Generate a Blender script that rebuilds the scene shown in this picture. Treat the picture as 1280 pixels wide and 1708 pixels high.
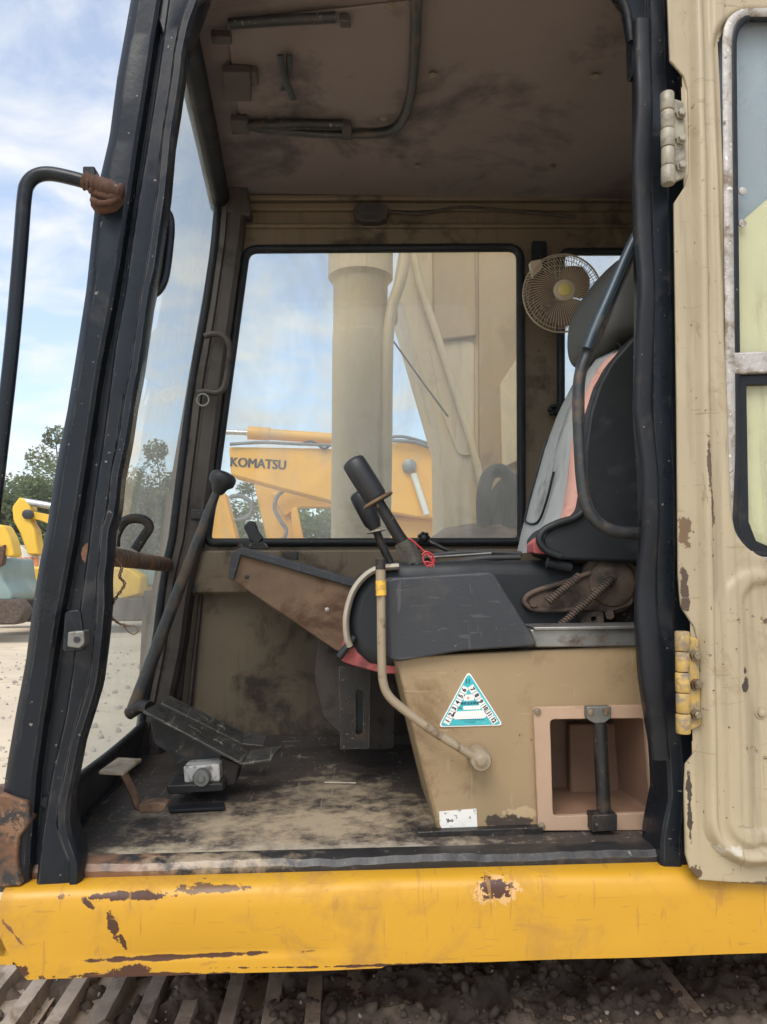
import bpy, bmesh, math, random
from math import pi, sin, cos, radians, sqrt
from mathutils import Vector, Matrix
from mathutils import noise as mnoise

for o in list(bpy.data.objects): bpy.data.objects.remove(o)
SC = bpy.context.scene
COL = SC.collection
random.seed(7)

# ------------------------------------------------------------------ camera
F = 1282.0                                     # focal length in pixels of the 1280x1708 photograph
YAW, PITCH, ROLL = radians(3.0), radians(4.3), radians(-0.4)
CAM = Vector((-0.07, -1.36, 0.512))
ROT = Matrix.Rotation(-YAW, 3, 'Z') @ Matrix.Rotation(pi/2 + PITCH, 3, 'X') @ Matrix.Rotation(ROLL, 3, 'Z')
cd = bpy.data.cameras.new('camera'); cam = bpy.data.objects.new('camera', cd); COL.objects.link(cam)
cam.matrix_world = Matrix.Translation(CAM) @ ROT.to_4x4()
cd.sensor_fit = 'VERTICAL'; cd.sensor_height = 36; cd.sensor_width = 36*1280/1708
cd.lens = F/1708*36; cd.clip_start = 0.05; cd.clip_end = 3000
SC.camera = cam

# ------------------------------------------------------------------ light
SUN_EL, SUN_AZ = radians(52), radians(200)      # azimuth clockwise from +Y: behind the viewer, to the left
w = bpy.data.worlds.new('World'); SC.world = w; w.use_nodes = True
nt = w.node_tree; N = nt.nodes; L = nt.links; N.clear()
wo = N.new('ShaderNodeOutputWorld'); bg = N.new('ShaderNodeBackground'); bg.inputs[1].default_value = 0.145
sky = N.new('ShaderNodeTexSky'); sky.sky_type = 'NISHITA'; sky.sun_disc = False
sky.sun_elevation = SUN_EL; sky.sun_rotation = SUN_AZ; sky.dust_density = 1.2; sky.air_density = 1.0
tc = N.new('ShaderNodeTexCoord'); sep = N.new('ShaderNodeSeparateXYZ'); L.new(tc.outputs['Generated'], sep.inputs[0])
zc = N.new('ShaderNodeMath'); zc.operation = 'MAXIMUM'; zc.inputs[1].default_value = 0.0; L.new(sep.outputs[2], zc.inputs[0])
za = N.new('ShaderNodeMath'); za.operation = 'ADD'; za.inputs[1].default_value = 0.22; L.new(zc.outputs[0], za.inputs[0])
dx = N.new('ShaderNodeMath'); dx.operation = 'DIVIDE'; L.new(sep.outputs[0], dx.inputs[0]); L.new(za.outputs[0], dx.inputs[1])
dy = N.new('ShaderNodeMath'); dy.operation = 'DIVIDE'; L.new(sep.outputs[1], dy.inputs[0]); L.new(za.outputs[0], dy.inputs[1])
cmb = N.new('ShaderNodeCombineXYZ'); L.new(dx.outputs[0], cmb.inputs[0]); L.new(dy.outputs[0], cmb.inputs[1])
cn = N.new('ShaderNodeTexNoise'); cn.inputs['Scale'].default_value = 5.2; cn.inputs['Detail'].default_value = 7; cn.inputs['Roughness'].default_value = 0.55
cn.inputs['Distortion'].default_value = 0.35; L.new(cmb.outputs[0], cn.inputs['Vector'])
cr = N.new('ShaderNodeValToRGB'); cr.color_ramp.elements[0].position = 0.40; cr.color_ramp.elements[1].position = 0.68
cr.color_ramp.elements[0].color = (0.28, 0.28, 0.28, 1); cr.color_ramp.elements[1].color = (1, 1, 1, 1); L.new(cn.outputs[0], cr.inputs[0])
mx = N.new('ShaderNodeMix'); mx.data_type = 'RGBA'; mx.inputs['B'].default_value = (3.7, 3.75, 3.8, 1)
L.new(cr.outputs[0], mx.inputs['Factor']); L.new(sky.outputs[0], mx.inputs['A'])
L.new(mx.outputs['Result'], bg.inputs[0]); L.new(bg.outputs[0], wo.inputs[0])

sl = bpy.data.lights.new('sun', 'SUN'); so = bpy.data.objects.new('sun', sl); COL.objects.link(so)
sl.energy = 1.5; sl.angle = radians(35); sl.color = (1.0, 0.95, 0.88)
sd = Vector((sin(SUN_AZ)*cos(SUN_EL), cos(SUN_AZ)*cos(SUN_EL), sin(SUN_EL)))
so.rotation_euler = sd.to_track_quat('Z', 'Y').to_euler()
VS = SC.view_settings; VS.view_transform = 'Standard'; VS.look = 'None'; VS.gamma = 1; VS.use_curve_mapping = False
VS.exposure = 0.93
SC.cycles.max_bounces = 10; SC.cycles.transparent_max_bounces = 16
SC.cycles.diffuse_bounces = 5; SC.cycles.use_denoising = True
SC.cycles.caustics_reflective = False; SC.cycles.caustics_refractive = False

# ------------------------------------------------------------------ measuring: photograph pixel -> point at a known depth
def ray(u, v): return ROT @ Vector(((u-640)/F, (854-v)/F, -1))
def P(u, v, Y):
    d = ray(u, v); return CAM + d*((Y-CAM.y)/d.y)
def PZ(u, v, Z):
    d = ray(u, v); return CAM + d*((Z-CAM.z)/d.z)
def poly(uv, Y): return [P(u, v, Y) for u, v in uv]

# ------------------------------------------------------------------ objects
WL = {}
def wloc(o): return WL.get(o.name, Vector((0, 0, 0))) if o else Vector((0, 0, 0))
def thing(name, label, cat, loc=(0, 0, 0), group=None):
    o = bpy.data.objects.new(name, None); COL.objects.link(o); o.location = loc; o.empty_display_size = .1
    WL[o.name] = Vector(loc); o['label'] = label; o['category'] = cat
    if group: o['group'] = group
    return o
def tag(o, label, cat, group=None, kind=None):
    o['label'] = label; o['category'] = cat
    if group: o['group'] = group
    if kind: o['kind'] = kind
    return o
def link(name, me, m, parent=None, smooth=False, bevel=0, seg=2, label=None):
    o = bpy.data.objects.new(name, me); COL.objects.link(o)
    if m: me.materials.append(m)
    if parent:
        o.parent = parent; o.location = -wloc(parent)
    if smooth:
        for p in me.polygons: p.use_smooth = True
    if bevel:
        b = o.modifiers.new('bevel', 'BEVEL'); b.width = bevel; b.segments = seg; b.limit_method = 'ANGLE'; b.angle_limit = radians(35)
        for p in me.polygons: p.use_smooth = True
        me.set_sharp_from_angle(angle=radians(45))
    if label: o['label'] = label
    return o
def from_bm(name, bm, m, parent=None, **k):
    bmesh.ops.recalc_face_normals(bm, faces=bm.faces)
    me = bpy.data.meshes.new(name); bm.to_mesh(me); bm.free()
    return link(name, me, m, parent, **k)

def add_prism(bm, outer, dvec, holes=()):
    """outer/holes: lists of 3D points in one plane; swept along dvec"""
    loops = [[Vector(p) for p in outer]] + [[Vector(p) for p in h] for h in holes]
    flat = [p for l in loops for p in l]
    dvec = Vector(dvec)
    a = [bm.verts.new(p) for p in flat]; b = [bm.verts.new(p+dvec) for p in flat]
    if len(loops) == 1:
        bm.faces.new(a); bm.faces.new(b[::-1])
    else:
        for vs in (a, b):
            es = []; s = 0
            for l in loops:
                n = len(l); es += [bm.edges.new((vs[s+i], vs[s+(i+1) % n])) for i in range(n)]; s += n
            bmesh.ops.triangle_fill(bm, use_beauty=True, use_dissolve=False, edges=es)
    s = 0
    for l in loops:
        n = len(l)
        for i in range(n):
            j = (i+1) % n
            try: bm.faces.new([a[s+i], a[s+j], b[s+j], b[s+i]])
            except ValueError: pass
        s += n
def prism(name, outer, dvec, m, parent=None, holes=(), **k):
    bm = bmesh.new(); add_prism(bm, outer, dvec, holes); return from_bm(name, bm, m, parent, **k)
def slab(name, uv, Y, th, m, parent=None, holes=(), **k):
    """outline measured on the plane y=Y, given thickness th away from the viewer"""
    return prism(name, poly(uv, Y), (0, th, 0), m, parent, holes=[poly(h, Y) for h in holes], **k)
def add_box(bm, lo, hi):
    x0, y0, z0 = lo; x1, y1, z1 = hi
    add_prism(bm, [(x0, y0, z0), (x1, y0, z0), (x1, y0, z1), (x0, y0, z1)], (0, y1-y0, 0))
def box(name, lo, hi, m, parent=None, **k):
    bm = bmesh.new(); add_box(bm, lo, hi); return from_bm(name, bm, m, parent, **k)
def smooth_path(pts, n=6, closed=False):
    pts = [Vector(p) for p in pts]
    if len(pts) < 3: return pts
    out = []; m = len(pts); rng = m if closed else m-1
    for i in range(rng):
        p1, p2 = pts[i], pts[(i+1) % m]
        p0 = pts[i-1] if (closed or i > 0) else p1*2-p2
        p3 = pts[(i+2) % m] if (closed or i+2 < m) else p2*2-p1
        for k in range(n):
            t = k/n
            out.append(.5*((2*p1)+(p2-p0)*t+(2*p0-5*p1+4*p2-p3)*t*t+(3*p1-p0-3*p2+p3)*t**3))
    if not closed: out.append(pts[-1])
    return out
def add_tube(bm, pts, r, ns=10, closed=False, flat=None, up=None):
    """r: radius or list; flat=(a,b) for an elliptical bar"""
    pts = [Vector(p) for p in pts]; n = len(pts)
    rr = r if isinstance(r, (list, tuple)) else [r]*n
    if len(rr) != n: rr = [rr[0]+(rr[-1]-rr[0])*i/(n-1) for i in range(n)]
    tan = []
    for i in range(n):
        a = pts[i-1] if (i > 0 or closed) else pts[i]; b = pts[(i+1) % n] if (i < n-1 or closed) else pts[i]
        t = (b-a); tan.append(t.normalized() if t.length > 1e-9 else Vector((0, 0, 1)))
    u = Vector(up) if up else (Vector((0, 1, 0)) if abs(tan[0].y) < .9 else Vector((1, 0, 0)))
    rings = []
    for i in range(n):
        t = tan[i]; u = (u - t*u.dot(t)); u = u.normalized() if u.length > 1e-6 else t.orthogonal().normalized()
        v = t.cross(u); fa, fb = flat if flat else (1, 1)
        rings.append([bm.verts.new(pts[i]+(u*cos(2*pi*k/ns)*fa+v*sin(2*pi*k/ns)*fb)*rr[i]) for k in range(ns)])
    for i in range(n if closed else n-1):
        a, b = rings[i], rings[(i+1) % n]
        for k in range(ns): bm.faces.new([a[k], a[(k+1) % ns], b[(k+1) % ns], b[k]])
    if not closed:
        bm.faces.new(rings[0][::-1]); bm.faces.new(rings[-1])
def tube(name, pts, r, m, parent=None, sm=6, ns=10, closed=False, flat=None, up=None, **k):
    bm = bmesh.new(); add_tube(bm, smooth_path(pts, sm, closed) if sm else pts, r, ns, closed, flat, up)
    o = from_bm(name, bm, m, parent, smooth=True, **k); o.data.set_sharp_from_angle(angle=radians(50)); return o
def add_lathe(bm, prof, org, axis, ns=24):
    """prof: (distance along axis, radius)"""
    org = Vector(org); ax = Vector(axis).normalized(); u = ax.orthogonal().normalized(); v = ax.cross(u)
    rings = []
    for d, r in prof:
        rings.append([bm.verts.new(org+ax*d+(u*cos(2*pi*k/ns)+v*sin(2*pi*k/ns))*max(r, 1e-5)) for k in range(ns)])
    for a, b in zip(rings, rings[1:]):
        for k in range(ns): bm.faces.new([a[k], a[(k+1) % ns], b[(k+1) % ns], b[k]])
    bm.faces.new(rings[0][::-1]); bm.faces.new(rings[-1])
def lathe(name, prof, org, axis, m, parent=None, ns=24, **k):
    bm = bmesh.new(); add_lathe(bm, prof, org, axis, ns)
    o = from_bm(name, bm, m, parent, smooth=True, **k); o.data.set_sharp_from_angle(angle=radians(40)); return o
def add_loft(bm, secs, closed=True, caps=True):
    R = [[bm.verts.new(p) for p in s] for s in secs]; n = len(secs[0])
    for a, b in zip(R, R[1:]):
        for k in range(n if closed else n-1): bm.faces.new([a[k], a[(k+1) % n], b[(k+1) % n], b[k]])
    if caps and closed: bm.faces.new(R[0][::-1]); bm.faces.new(R[-1])
def loft(name, secs, m, parent=None, closed=True, caps=True, sharp=35, **k):
    bm = bmesh.new(); add_loft(bm, secs, closed, caps)
    o = from_bm(name, bm, m, parent, smooth=True, **k); o.data.set_sharp_from_angle(angle=radians(sharp)); return o
def lerp_line(pts, v):
    """pts: (u,v) sorted by v -> u at v"""
    if v <= pts[0][1]: a, b = pts[0], pts[1]
    elif v >= pts[-1][1]: a, b = pts[-2], pts[-1]
    else:
        for a, b in zip(pts, pts[1:]):
            if a[1] <= v <= b[1]: break
    return a[0]+(b[0]-a[0])*(v-a[1])/(b[1]-a[1])
def rrect(u0, v0, u1, v1, r, n=6):
    out = []
    for cx, cy, a0 in ((u1-r, v0+r, -pi/2), (u1-r, v1-r, 0), (u0+r, v1-r, pi/2), (u0+r, v0+r, pi)):
        for k in range(n+1):
            a = a0+pi/2*k/n; out.append((cx+r*cos(a), cy+r*sin(a)))
    return out
def rpoly(pts, r, n=5):
    """rounded polygon in pixels"""
    out = []; m = len(pts)
    for i in range(m):
        p = Vector(pts[i]); a = Vector(pts[i-1])-p; b = Vector(pts[(i+1) % m])-p
        ri = r[i] if isinstance(r, (list, tuple)) else r
        d = min(ri, a.length*.45, b.length*.45); q0 = p+a.normalized()*d; q1 = p+b.normalized()*d
        for k in range(n+1):
            t = k/n; q = q0*(1-t)**2+p*2*t*(1-t)+q1*t*t; out.append((q.x, q.y))
    return out
def text_mesh(name, s, size, origin, xdir, zdir, m, parent, align='CENTER', bold=0.0, depth=.0004, squash=1.0):
    c = bpy.data.curves.new('t', 'FONT'); c.body = s; c.size = size; c.align_x = align; c.align_y = 'CENTER'; c.extrude = depth; c.offset = bold
    c.resolution_u = 3
    t = bpy.data.objects.new('t', c); COL.objects.link(t)
    me = bpy.data.meshes.new_from_object(t.evaluated_get(bpy.context.evaluated_depsgraph_get()))
    bpy.data.objects.remove(t); bpy.data.curves.remove(c)
    x = Vector(xdir).normalized(); z = Vector(zdir).normalized(); n = x.cross(z)
    M = Matrix((x*squash, z, n)).transposed().to_4x4(); M.translation = Vector(origin)
    me.transform(M); me.name = name; me.materials.clear()
    return link(name, me, m, parent)

# ------------------------------------------------------------------ materials
def mat(name, col, rough=.5, var=.18, scale=5.0, metal=0.0, spec=.5, dirt=None, chips=None, streak=False, bump=.15, bscale=60.0, spots=(), coat=0.0, edge=None, fleck=None, scratch=None):
    """dirt/chips: (colour, amount 0..1, scale); spots: (centre, radii, colour, noise scale, hardness)"""
    m = bpy.data.materials.new(name); m.use_nodes = True; nt = m.node_tree; N = nt.nodes; Lk = nt.links
    b = N['Principled BSDF']; b.inputs['Metallic'].default_value = metal; b.inputs['Specular IOR Level'].default_value = spec
    b.inputs['Coat Weight'].default_value = coat; b.inputs['Coat Roughness'].default_value = .15
    tc = N.new('ShaderNodeTexCoord'); src = tc.outputs['Object']
    def noise(s, det=5, rgh=.6, stretch=None, dist=0.0):
        n = N.new('ShaderNodeTexNoise'); n.inputs['Scale'].default_value = s; n.inputs['Detail'].default_value = det; n.inputs['Roughness'].default_value = rgh
        n.inputs['Distortion'].default_value = dist
        if stretch:
            mp = N.new('ShaderNodeMapping'); mp.inputs['Scale'].default_value = stretch; Lk.new(src, mp.inputs[0]); Lk.new(mp.outputs[0], n.inputs['Vector'])
        else: Lk.new(src, n.inputs['Vector'])
        return n.outputs[0]
    def ramp(inp, a, bb):
        r = N.new('ShaderNodeMapRange'); r.inputs[1].default_value = a; r.inputs[2].default_value = bb; Lk.new(inp, r.inputs[0]); return r.outputs[0]
    def mix(f, a, bcol):
        x = N.new('ShaderNodeMix'); x.data_type = 'RGBA'
        if isinstance(f, (int, float)): x.inputs['Factor'].default_value = f
        else: Lk.new(f, x.inputs['Factor'])
        for key, c in (('A', a), ('B', bcol)):
            if isinstance(c, tuple): x.inputs[key].default_value = (*c, 1)
            else: Lk.new(c, x.inputs[key])
        return x.outputs['Result']
    c = mix(ramp(noise(scale, 6, .62), .3, .7), tuple(x*(1-var) for x in col), tuple(min(1, x*(1+var)) for x in col))
    if streak:
        c = mix(ramp(noise(7, 4, .6, (6, 6, .35)), .55, .8), c, tuple(x*.62 for x in col))
    rg = None
    if dirt:
        dc, am, ds = dirt; f = ramp(noise(ds, 8, .68, None, .4), .63-am*.35, .76-am*.35); c = mix(f, c, dc); rg = f
    if chips:
        cc, am, cs = chips; f = ramp(noise(cs, 9, .72, None, .25), .715-am*.6, .73-am*.6); c = mix(f, c, cc)
        rg = f if rg is None else rg
    for ctr, rad, sc_, ns_, hard in spots:
        mp = N.new('ShaderNodeMapping'); mp.vector_type = 'TEXTURE'; mp.inputs['Location'].default_value = ctr[:3]; mp.inputs['Scale'].default_value = rad
        if len(ctr) > 3: mp.inputs['Rotation'].default_value = (0, ctr[3], 0)
        Lk.new(src, mp.inputs[0]); ln = N.new('ShaderNodeVectorMath'); ln.operation = 'LENGTH'; Lk.new(mp.outputs[0], ln.inputs[0])
        nz = noise(ns_, 8, .7); s1 = N.new('ShaderNodeMath'); s1.operation = 'MULTIPLY_ADD'; Lk.new(ln.outputs['Value'], s1.inputs[0]); s1.inputs[1].default_value = -.35; Lk.new(nz, s1.inputs[2])
        f = ramp(s1.outputs[0], .27, .27+hard); c = mix(f, c, sc_)
    if scratch:
        cc, am = scratch
        for st, sc in (((90, 9, 9), 1.0), ((14, 14, 130), 1.0)):
            f = ramp(noise(sc, 3, .5, st, .6), .70-am*.3, .73-am*.3); g = N.new('ShaderNodeMath'); g.operation = 'MULTIPLY'; g.inputs[1].default_value = .55; Lk.new(f, g.inputs[0]); c = mix(g.outputs[0], c, cc)
    if fleck:
        cc, am = fleck
        f = ramp(noise(95, 2, .5), .80-am*1.2, .82-am*1.2); c = mix(f, c, cc)
    if edge:
        cc, wd = edge
        bv = N.new('ShaderNodeBevel'); bv.samples = 3; bv.inputs[0].default_value = wd; ge = N.new('ShaderNodeNewGeometry')
        dt = N.new('ShaderNodeVectorMath'); dt.operation = 'DOT_PRODUCT'; Lk.new(bv.outputs[0], dt.inputs[0]); Lk.new(ge.outputs['Normal'], dt.inputs[1])
        om = N.new('ShaderNodeMath'); om.operation = 'SUBTRACT'; om.inputs[0].default_value = 1.0; Lk.new(dt.outputs['Value'], om.inputs[1])
        ml = N.new('ShaderNodeMath'); ml.operation = 'MULTIPLY'; Lk.new(om.outputs[0], ml.inputs[0]); Lk.new(ramp(noise(22, 7, .7), .42, .62), ml.inputs[1])
        c = mix(ramp(ml.outputs[0], .03, .12), c, cc)
    Lk.new(c, b.inputs['Base Color'])
    rn = ramp(noise(scale*2.3, 5, .6), .25, .75); rr = N.new('ShaderNodeMapRange'); rr.inputs[3].default_value = max(.05, rough-.12); rr.inputs[4].default_value = min(1, rough+.14); Lk.new(rn, rr.inputs[0])
    if rg is not None:
        a = N.new('ShaderNodeMath'); a.operation = 'MULTIPLY_ADD'; Lk.new(rg, a.inputs[0]); a.inputs[1].default_value = .3; Lk.new(rr.outputs[0], a.inputs[2]); a.use_clamp = True; Lk.new(a.outputs[0], b.inputs['Roughness'])
    else: Lk.new(rr.outputs[0], b.inputs['Roughness'])
    if bump:
        bp = N.new('ShaderNodeBump'); bp.inputs['Strength'].default_value = bump; bp.inputs['Distance'].default_value = .004
        Lk.new(noise(bscale, 6, .65), bp.inputs['Height']); Lk.new(bp.outputs[0], b.inputs['Normal'])
    return m
RUST = (.13, .055, .028)
def PS(u, v, Y): p = P(u, v, Y); return (p.x, p.y, p.z)
M = {}
M['black_paint'] = mat('black_paint', (.008, .011, .016), .30, .25, 4, dirt=((.030, .030, .032), .16, 7), chips=((.13, .115, .10), .05, 34), streak=True, bump=.5, bscale=6, spec=.28, edge=((.11, .10, .09), .004), fleck=((.20, .18, .16), .06))
M['rubber'] = mat('rubber', (.008, .009, .012), .5, .3, 8, spec=.3, dirt=((.032, .03, .028), .22, 14), bump=.2, bscale=30, fleck=((.14, .12, .10), .05))
M['tan_door'] = mat('tan_door', (.37, .305, .20), .42, .10, 3, dirt=((.26, .19, .11), .16, 7), chips=((.10, .06, .035), .135, 17), streak=True, bump=.12, bscale=12, edge=((.13, .08, .05), .003), fleck=((.12, .08, .05), .07), scratch=((.22, .165, .10), .10),
    spots=[(PS(1181, 770, -.03), (.007, .1, .08), (.09, .06, .04), 70, .02), (PS(1187, 845, -.03), (.005, .1, .06), (.10, .07, .045), 60, .02), (PS(1142, 890, -.02), (.016, .1, .05), (.14, .085, .045), 40, .03), (PS(1150, 1330, -.02), (.007, .1, .09), (.05, .035, .025), 50, .02),
           (PS(1160, 1458, -.02), (.022, .1, .020), (.10, .06, .035), 50, .03), (PS(1143, 985, -.02), (.012, .1, .05), (.07, .045, .03), 40, .02), (PS(1240, 1142, -.03), (.013, .1, .016), (.04, .03, .025), 50, .02), (PS(1240, 1118, -.03), (.005, .1, .008), (.04, .03, .025), 50, .02),
           (PS(1215, 1415, -.03), (.03, .1, .012), (.50, .46, .38), 60, .02), (PS(1230, 1475, -.02), (.12, .1, .006), (.11, .07, .04), 50, .02)])
M['tan_box'] = mat('tan_box', (.30, .215, .118), .5, .08, 3, dirt=((.20, .13, .065), .28, 6), chips=((.08, .045, .03), .07, 26), bump=.08, bscale=14, edge=((.11, .07, .04), .003), fleck=((.10, .06, .04), .05), scratch=((.38, .29, .17), .05),
    spots=[(PS(855, 1372, .17), (.075, .1, .022), (.055, .038, .03), 28, .05), (PS(870, 1356, .17), (.05, .1, .014), (.42, .31, .18), 40, .03), (PS(640, 1395, .17), (.45, .1, .012), (.05, .035, .028), 20, .12), (PS(812, 1278, .17), (.03, .05, .035), (.17, .09, .045), 14, .3)])
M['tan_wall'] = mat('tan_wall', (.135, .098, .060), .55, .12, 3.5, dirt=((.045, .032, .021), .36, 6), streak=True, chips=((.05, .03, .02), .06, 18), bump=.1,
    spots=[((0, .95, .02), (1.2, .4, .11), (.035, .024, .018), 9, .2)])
M['head_liner'] = mat('head_liner', (.165, .130, .120), .75, .12, 2.2, dirt=((.07, .055, .055), .30, 2.6), bump=.15, bscale=30, fleck=((.09, .07, .06), .04))
M['brown_trim'] = mat('brown_trim', (.046, .035, .029), .6, .2, 5, dirt=((.022, .018, .016), .3, 8), streak=True, bump=.1)
M['rust_panel'] = mat('rust_panel', (.17, .105, .062), .72, .25, 7, dirt=((.09, .05, .03), .38, 6), chips=((.32, .26, .18), .07, 26), bump=.2)
M['rust'] = mat('rust', (.105, .050, .032), .85, .4, 14, dirt=((.06, .035, .025), .4, 12), bump=.5, bscale=70)
M['dark_metal'] = mat('dark_metal', (.022, .021, .021), .45, .3, 10, metal=.35, dirt=((.06, .043, .032), .36, 14), bump=.3, bscale=40, edge=((.20, .185, .165), .0025), fleck=((.16, .13, .10), .10))
M['grey_metal'] = mat('grey_metal', (.20, .20, .19), .4, .25, 10, metal=.6, dirt=((.10, .07, .05), .3, 12), bump=.15)
M['floor'] = mat('floor', (.045, .035, .030), .65, .35, 6, dirt=((.17, .135, .095), .16, 7), bump=.6, bscale=38, fleck=((.25, .21, .16), .10), scratch=((.24, .20, .15), .16),
    spots=[(PS(520, 1340, .25)[:2]+(0,), (.62, .30, .5), (.33, .262, .175), 13, .20), (PS(330, 1400, .1)[:2]+(0,), (.42, .09, .5), (.38, .32, .23), 18, .2),
           (PS(200, 1425, .06)[:2]+(0,), (.16, .05, .5), (.18, .09, .045), 20, .15), (PS(560, 1290, .5)[:2]+(0,), (.22, .20, .5), (.27, .22, .15), 15, .22), (PS(600, 1395, .1)[:2]+(0,), (.40, .06, .5), (.36, .31, .24), 22, .2), (PS(690, 1330, .2)[:2]+(0,), (.07, .14, .5), (.025, .02, .018), 14, .2)])
M['sill'] = mat('sill', (.020, .020, .021), .42, .3, 7, dirt=((.09, .068, .05), .22, 16), bump=.45, bscale=34, fleck=((.18, .155, .125), .07), edge=((.10, .085, .07), .005),
    spots=[((-.50, .06, -.02), (.26, .2, .06), (.17, .085, .045), 20, .12), ((-.30, .06, -.0), (.22, .06, .03), (.32, .25, .17), 20, .2)])
M['rust_black'] = mat('rust_black', (.025, .026, .028), .55, .3, 8, dirt=((.15, .075, .04), .62, 16), chips=((.20, .11, .06), .32, 30), bump=.5, bscale=45)
M['worn_steel'] = mat('worn_steel', (.085, .082, .076), .42, .3, 14, metal=.5, dirt=((.045, .04, .035), .4, 22), bump=.3, bscale=60, edge=((.30, .28, .25), .003), scratch=((.28, .26, .22), .25))
M['dirty_rust'] = mat('dirty_rust', (.085, .058, .042), .8, .4, 14, dirt=((.035, .03, .027), .45, 16), chips=((.15, .11, .075), .14, 40), bump=.5, bscale=70)
RB = (.065, .024, .012)
M['yellow'] = mat('yellow', (.53, .280, .018), .45, .06, 2.5, dirt=((.42, .215, .03), .30, 6), chips=(RB, .045, 34), bump=.10, bscale=7, scratch=((.36, .18, .035), .16), fleck=((.16, .07, .03), .02),
    spots=[(PS(828, 1488, 0), (.060, .1, .030), (.60, .36, .14), 40, .04), (PS(830, 1484, 0), (.048, .1, .022), RB, 60, .02),
           (PS(290, 1597, 0)+(radians(-.7),), (.26, .1, .0062), RB, 14, .05), (PS(200, 1496, 0), (.12, .1, .009), RB, 34, .02), (PS(360, 1485, 0), (.09, .1, .008), (.14, .07, .03), 40, .02),
           (PS(188, 1545, 0)+(radians(-22),), (.012, .1, .045), RB, 36, .02), (PS(150, 1512, 0)+(radians(-50),), (.008, .1, .02), RB, 30, .02), (PS(205, 1570, 0)+(radians(-25),), (.007, .1, .025), RB, 30, .02),
           (PS(210, 1622, 0), (.05, .1, .018), RB, 26, .02), (PS(300, 1628, 0)+(radians(1.4),), (.36, .2, .0075), RB, 22, .02), (PS(800, 1608, 0)+(radians(1),), (.6, .2, .0035), RB, 26, .02),
           (PS(30, 1625, 0), (.035, .2, .020), RB, 24, .03), (PS(25, 1560, 0)+(radians(-40),), (.006, .1, .04), (.16, .07, .03), 30, .03)])
M['cover_grey'] = mat('cover_grey', (.026, .029, .035), .5, .15, 6, dirt=((.060, .056, .052), .34, 7), bump=.2, bscale=160, edge=((.10, .10, .10), .006), fleck=((.13, .12, .11), .05), scratch=((.085, .083, .08), .22))
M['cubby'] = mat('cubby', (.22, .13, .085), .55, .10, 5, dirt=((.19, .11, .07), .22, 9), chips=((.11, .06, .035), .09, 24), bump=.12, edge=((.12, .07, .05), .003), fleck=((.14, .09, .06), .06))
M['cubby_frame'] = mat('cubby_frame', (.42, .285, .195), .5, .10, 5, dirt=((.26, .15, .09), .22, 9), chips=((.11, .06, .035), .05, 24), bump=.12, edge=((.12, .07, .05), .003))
M['seat_black'] = mat('seat_black', (.008, .011, .014), .6, .3, 5, dirt=((.035, .036, .04), .12, 6), bump=.2, bscale=30, fleck=((.10, .10, .10), .03))
M['seat_grey'] = mat('seat_grey', (.36, .365, .355), .5, .15, 5, dirt=((.15, .15, .15), .25, 5), streak=True, bump=.12, bscale=30)
M['seat_pink'] = mat('seat_pink', (.60, .33, .27), .7, .15, 7, dirt=((.36, .14, .10), .2, 9), bump=.15, bscale=70)
M['seat_red'] = mat('seat_red', (.36, .085, .085), .7, .2, 7, dirt=((.16, .05, .05), .35, 14), bump=.15, bscale=70)
M['headrest'] = mat('headrest', (.068, .068, .064), .6, .12, 5, dirt=((.12, .115, .10), .2, 4), bump=.1, bscale=50)
M['piping'] = mat('piping', (.42, .37, .29), .6, .2, 9, dirt=((.12, .09, .06), .3, 10), bump=.1)
M['handle_black'] = mat('handle_black', (.018, .019, .022), .5, .2, 8, dirt=((.07, .065, .06), .15, 10), bump=.12, bscale=90)
M['yellow_tape'] = mat('yellow_tape', (.72, .42, .05), .5, .15, 20, dirt=((.24, .16, .07), .3, 35), bump=.2)
M['lever_tan'] = mat('lever_tan', (.27, .215, .145), .5, .15, 8, dirt=((.11, .07, .04), .28, 22), bump=.15)
M['blue_steel'] = mat('blue_steel', (.035, .055, .075), .35, .2, 6, dirt=((.12, .12, .11), .2, 10), bump=.08)
M['tube_grey'] = mat('tube_grey', (.035, .038, .04), .38, .25, 8, metal=.25, dirt=((.10, .072, .052), .38, 18), bump=.15)
M['alu'] = mat('alu', (.38, .36, .335), .5, .2, 22, metal=.25, dirt=((.20, .16, .12), .34, 26), chips=((.13, .10, .08), .14, 34), bump=.7, bscale=60, fleck=((.6, .58, .55), .1))
M['fan_wire'] = mat('fan_wire', (.46, .37, .26), .45, .2, 10, bump=.05)
M['fan_blade'] = mat('fan_blade', (.15, .088, .06), .5, .2, 7, dirt=((.22, .16, .12), .2, 9), bump=.08)
M['fan_hub'] = mat('fan_hub', (.60, .47, .14), .45, .1, 9, bump=.04)
M['teal'] = mat('teal', (.05, .42, .46), .4, .1, 30, dirt=((.30, .50, .50), .1, 40), bump=0)
M['label_white'] = mat('label_white', (.78, .76, .72), .55, .05, 30, dirt=((.55, .50, .45), .12, 60), bump=0)
M['label_worn'] = mat('label_worn', (.74, .72, .68), .6, .05, 30, chips=((.10, .085, .075), .20, 75), bump=.1)
M['white_worn'] = mat('white_worn', (.50, .49, .46), .55, .1, 20, dirt=((.12, .09, .07), .40, 40), chips=((.05, .04, .035), .12, 60), bump=.3)
M['ink'] = mat('ink', (.02, .02, .025), .5, .1, 10, bump=0)
M['ink_teal'] = mat('ink_teal', (.01, .12, .17), .5, .1, 10, bump=0)
M['red_wire'] = mat('red_wire', (.45, .04, .045), .45, .2, 20, dirt=((.5, .25, .2), .2, 40), bump=0)
M['bolt'] = mat('bolt', (.22, .18, .12), .45, .2, 20, metal=.5, dirt=((.10, .05, .03), .3, 30), bump=.2)
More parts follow.
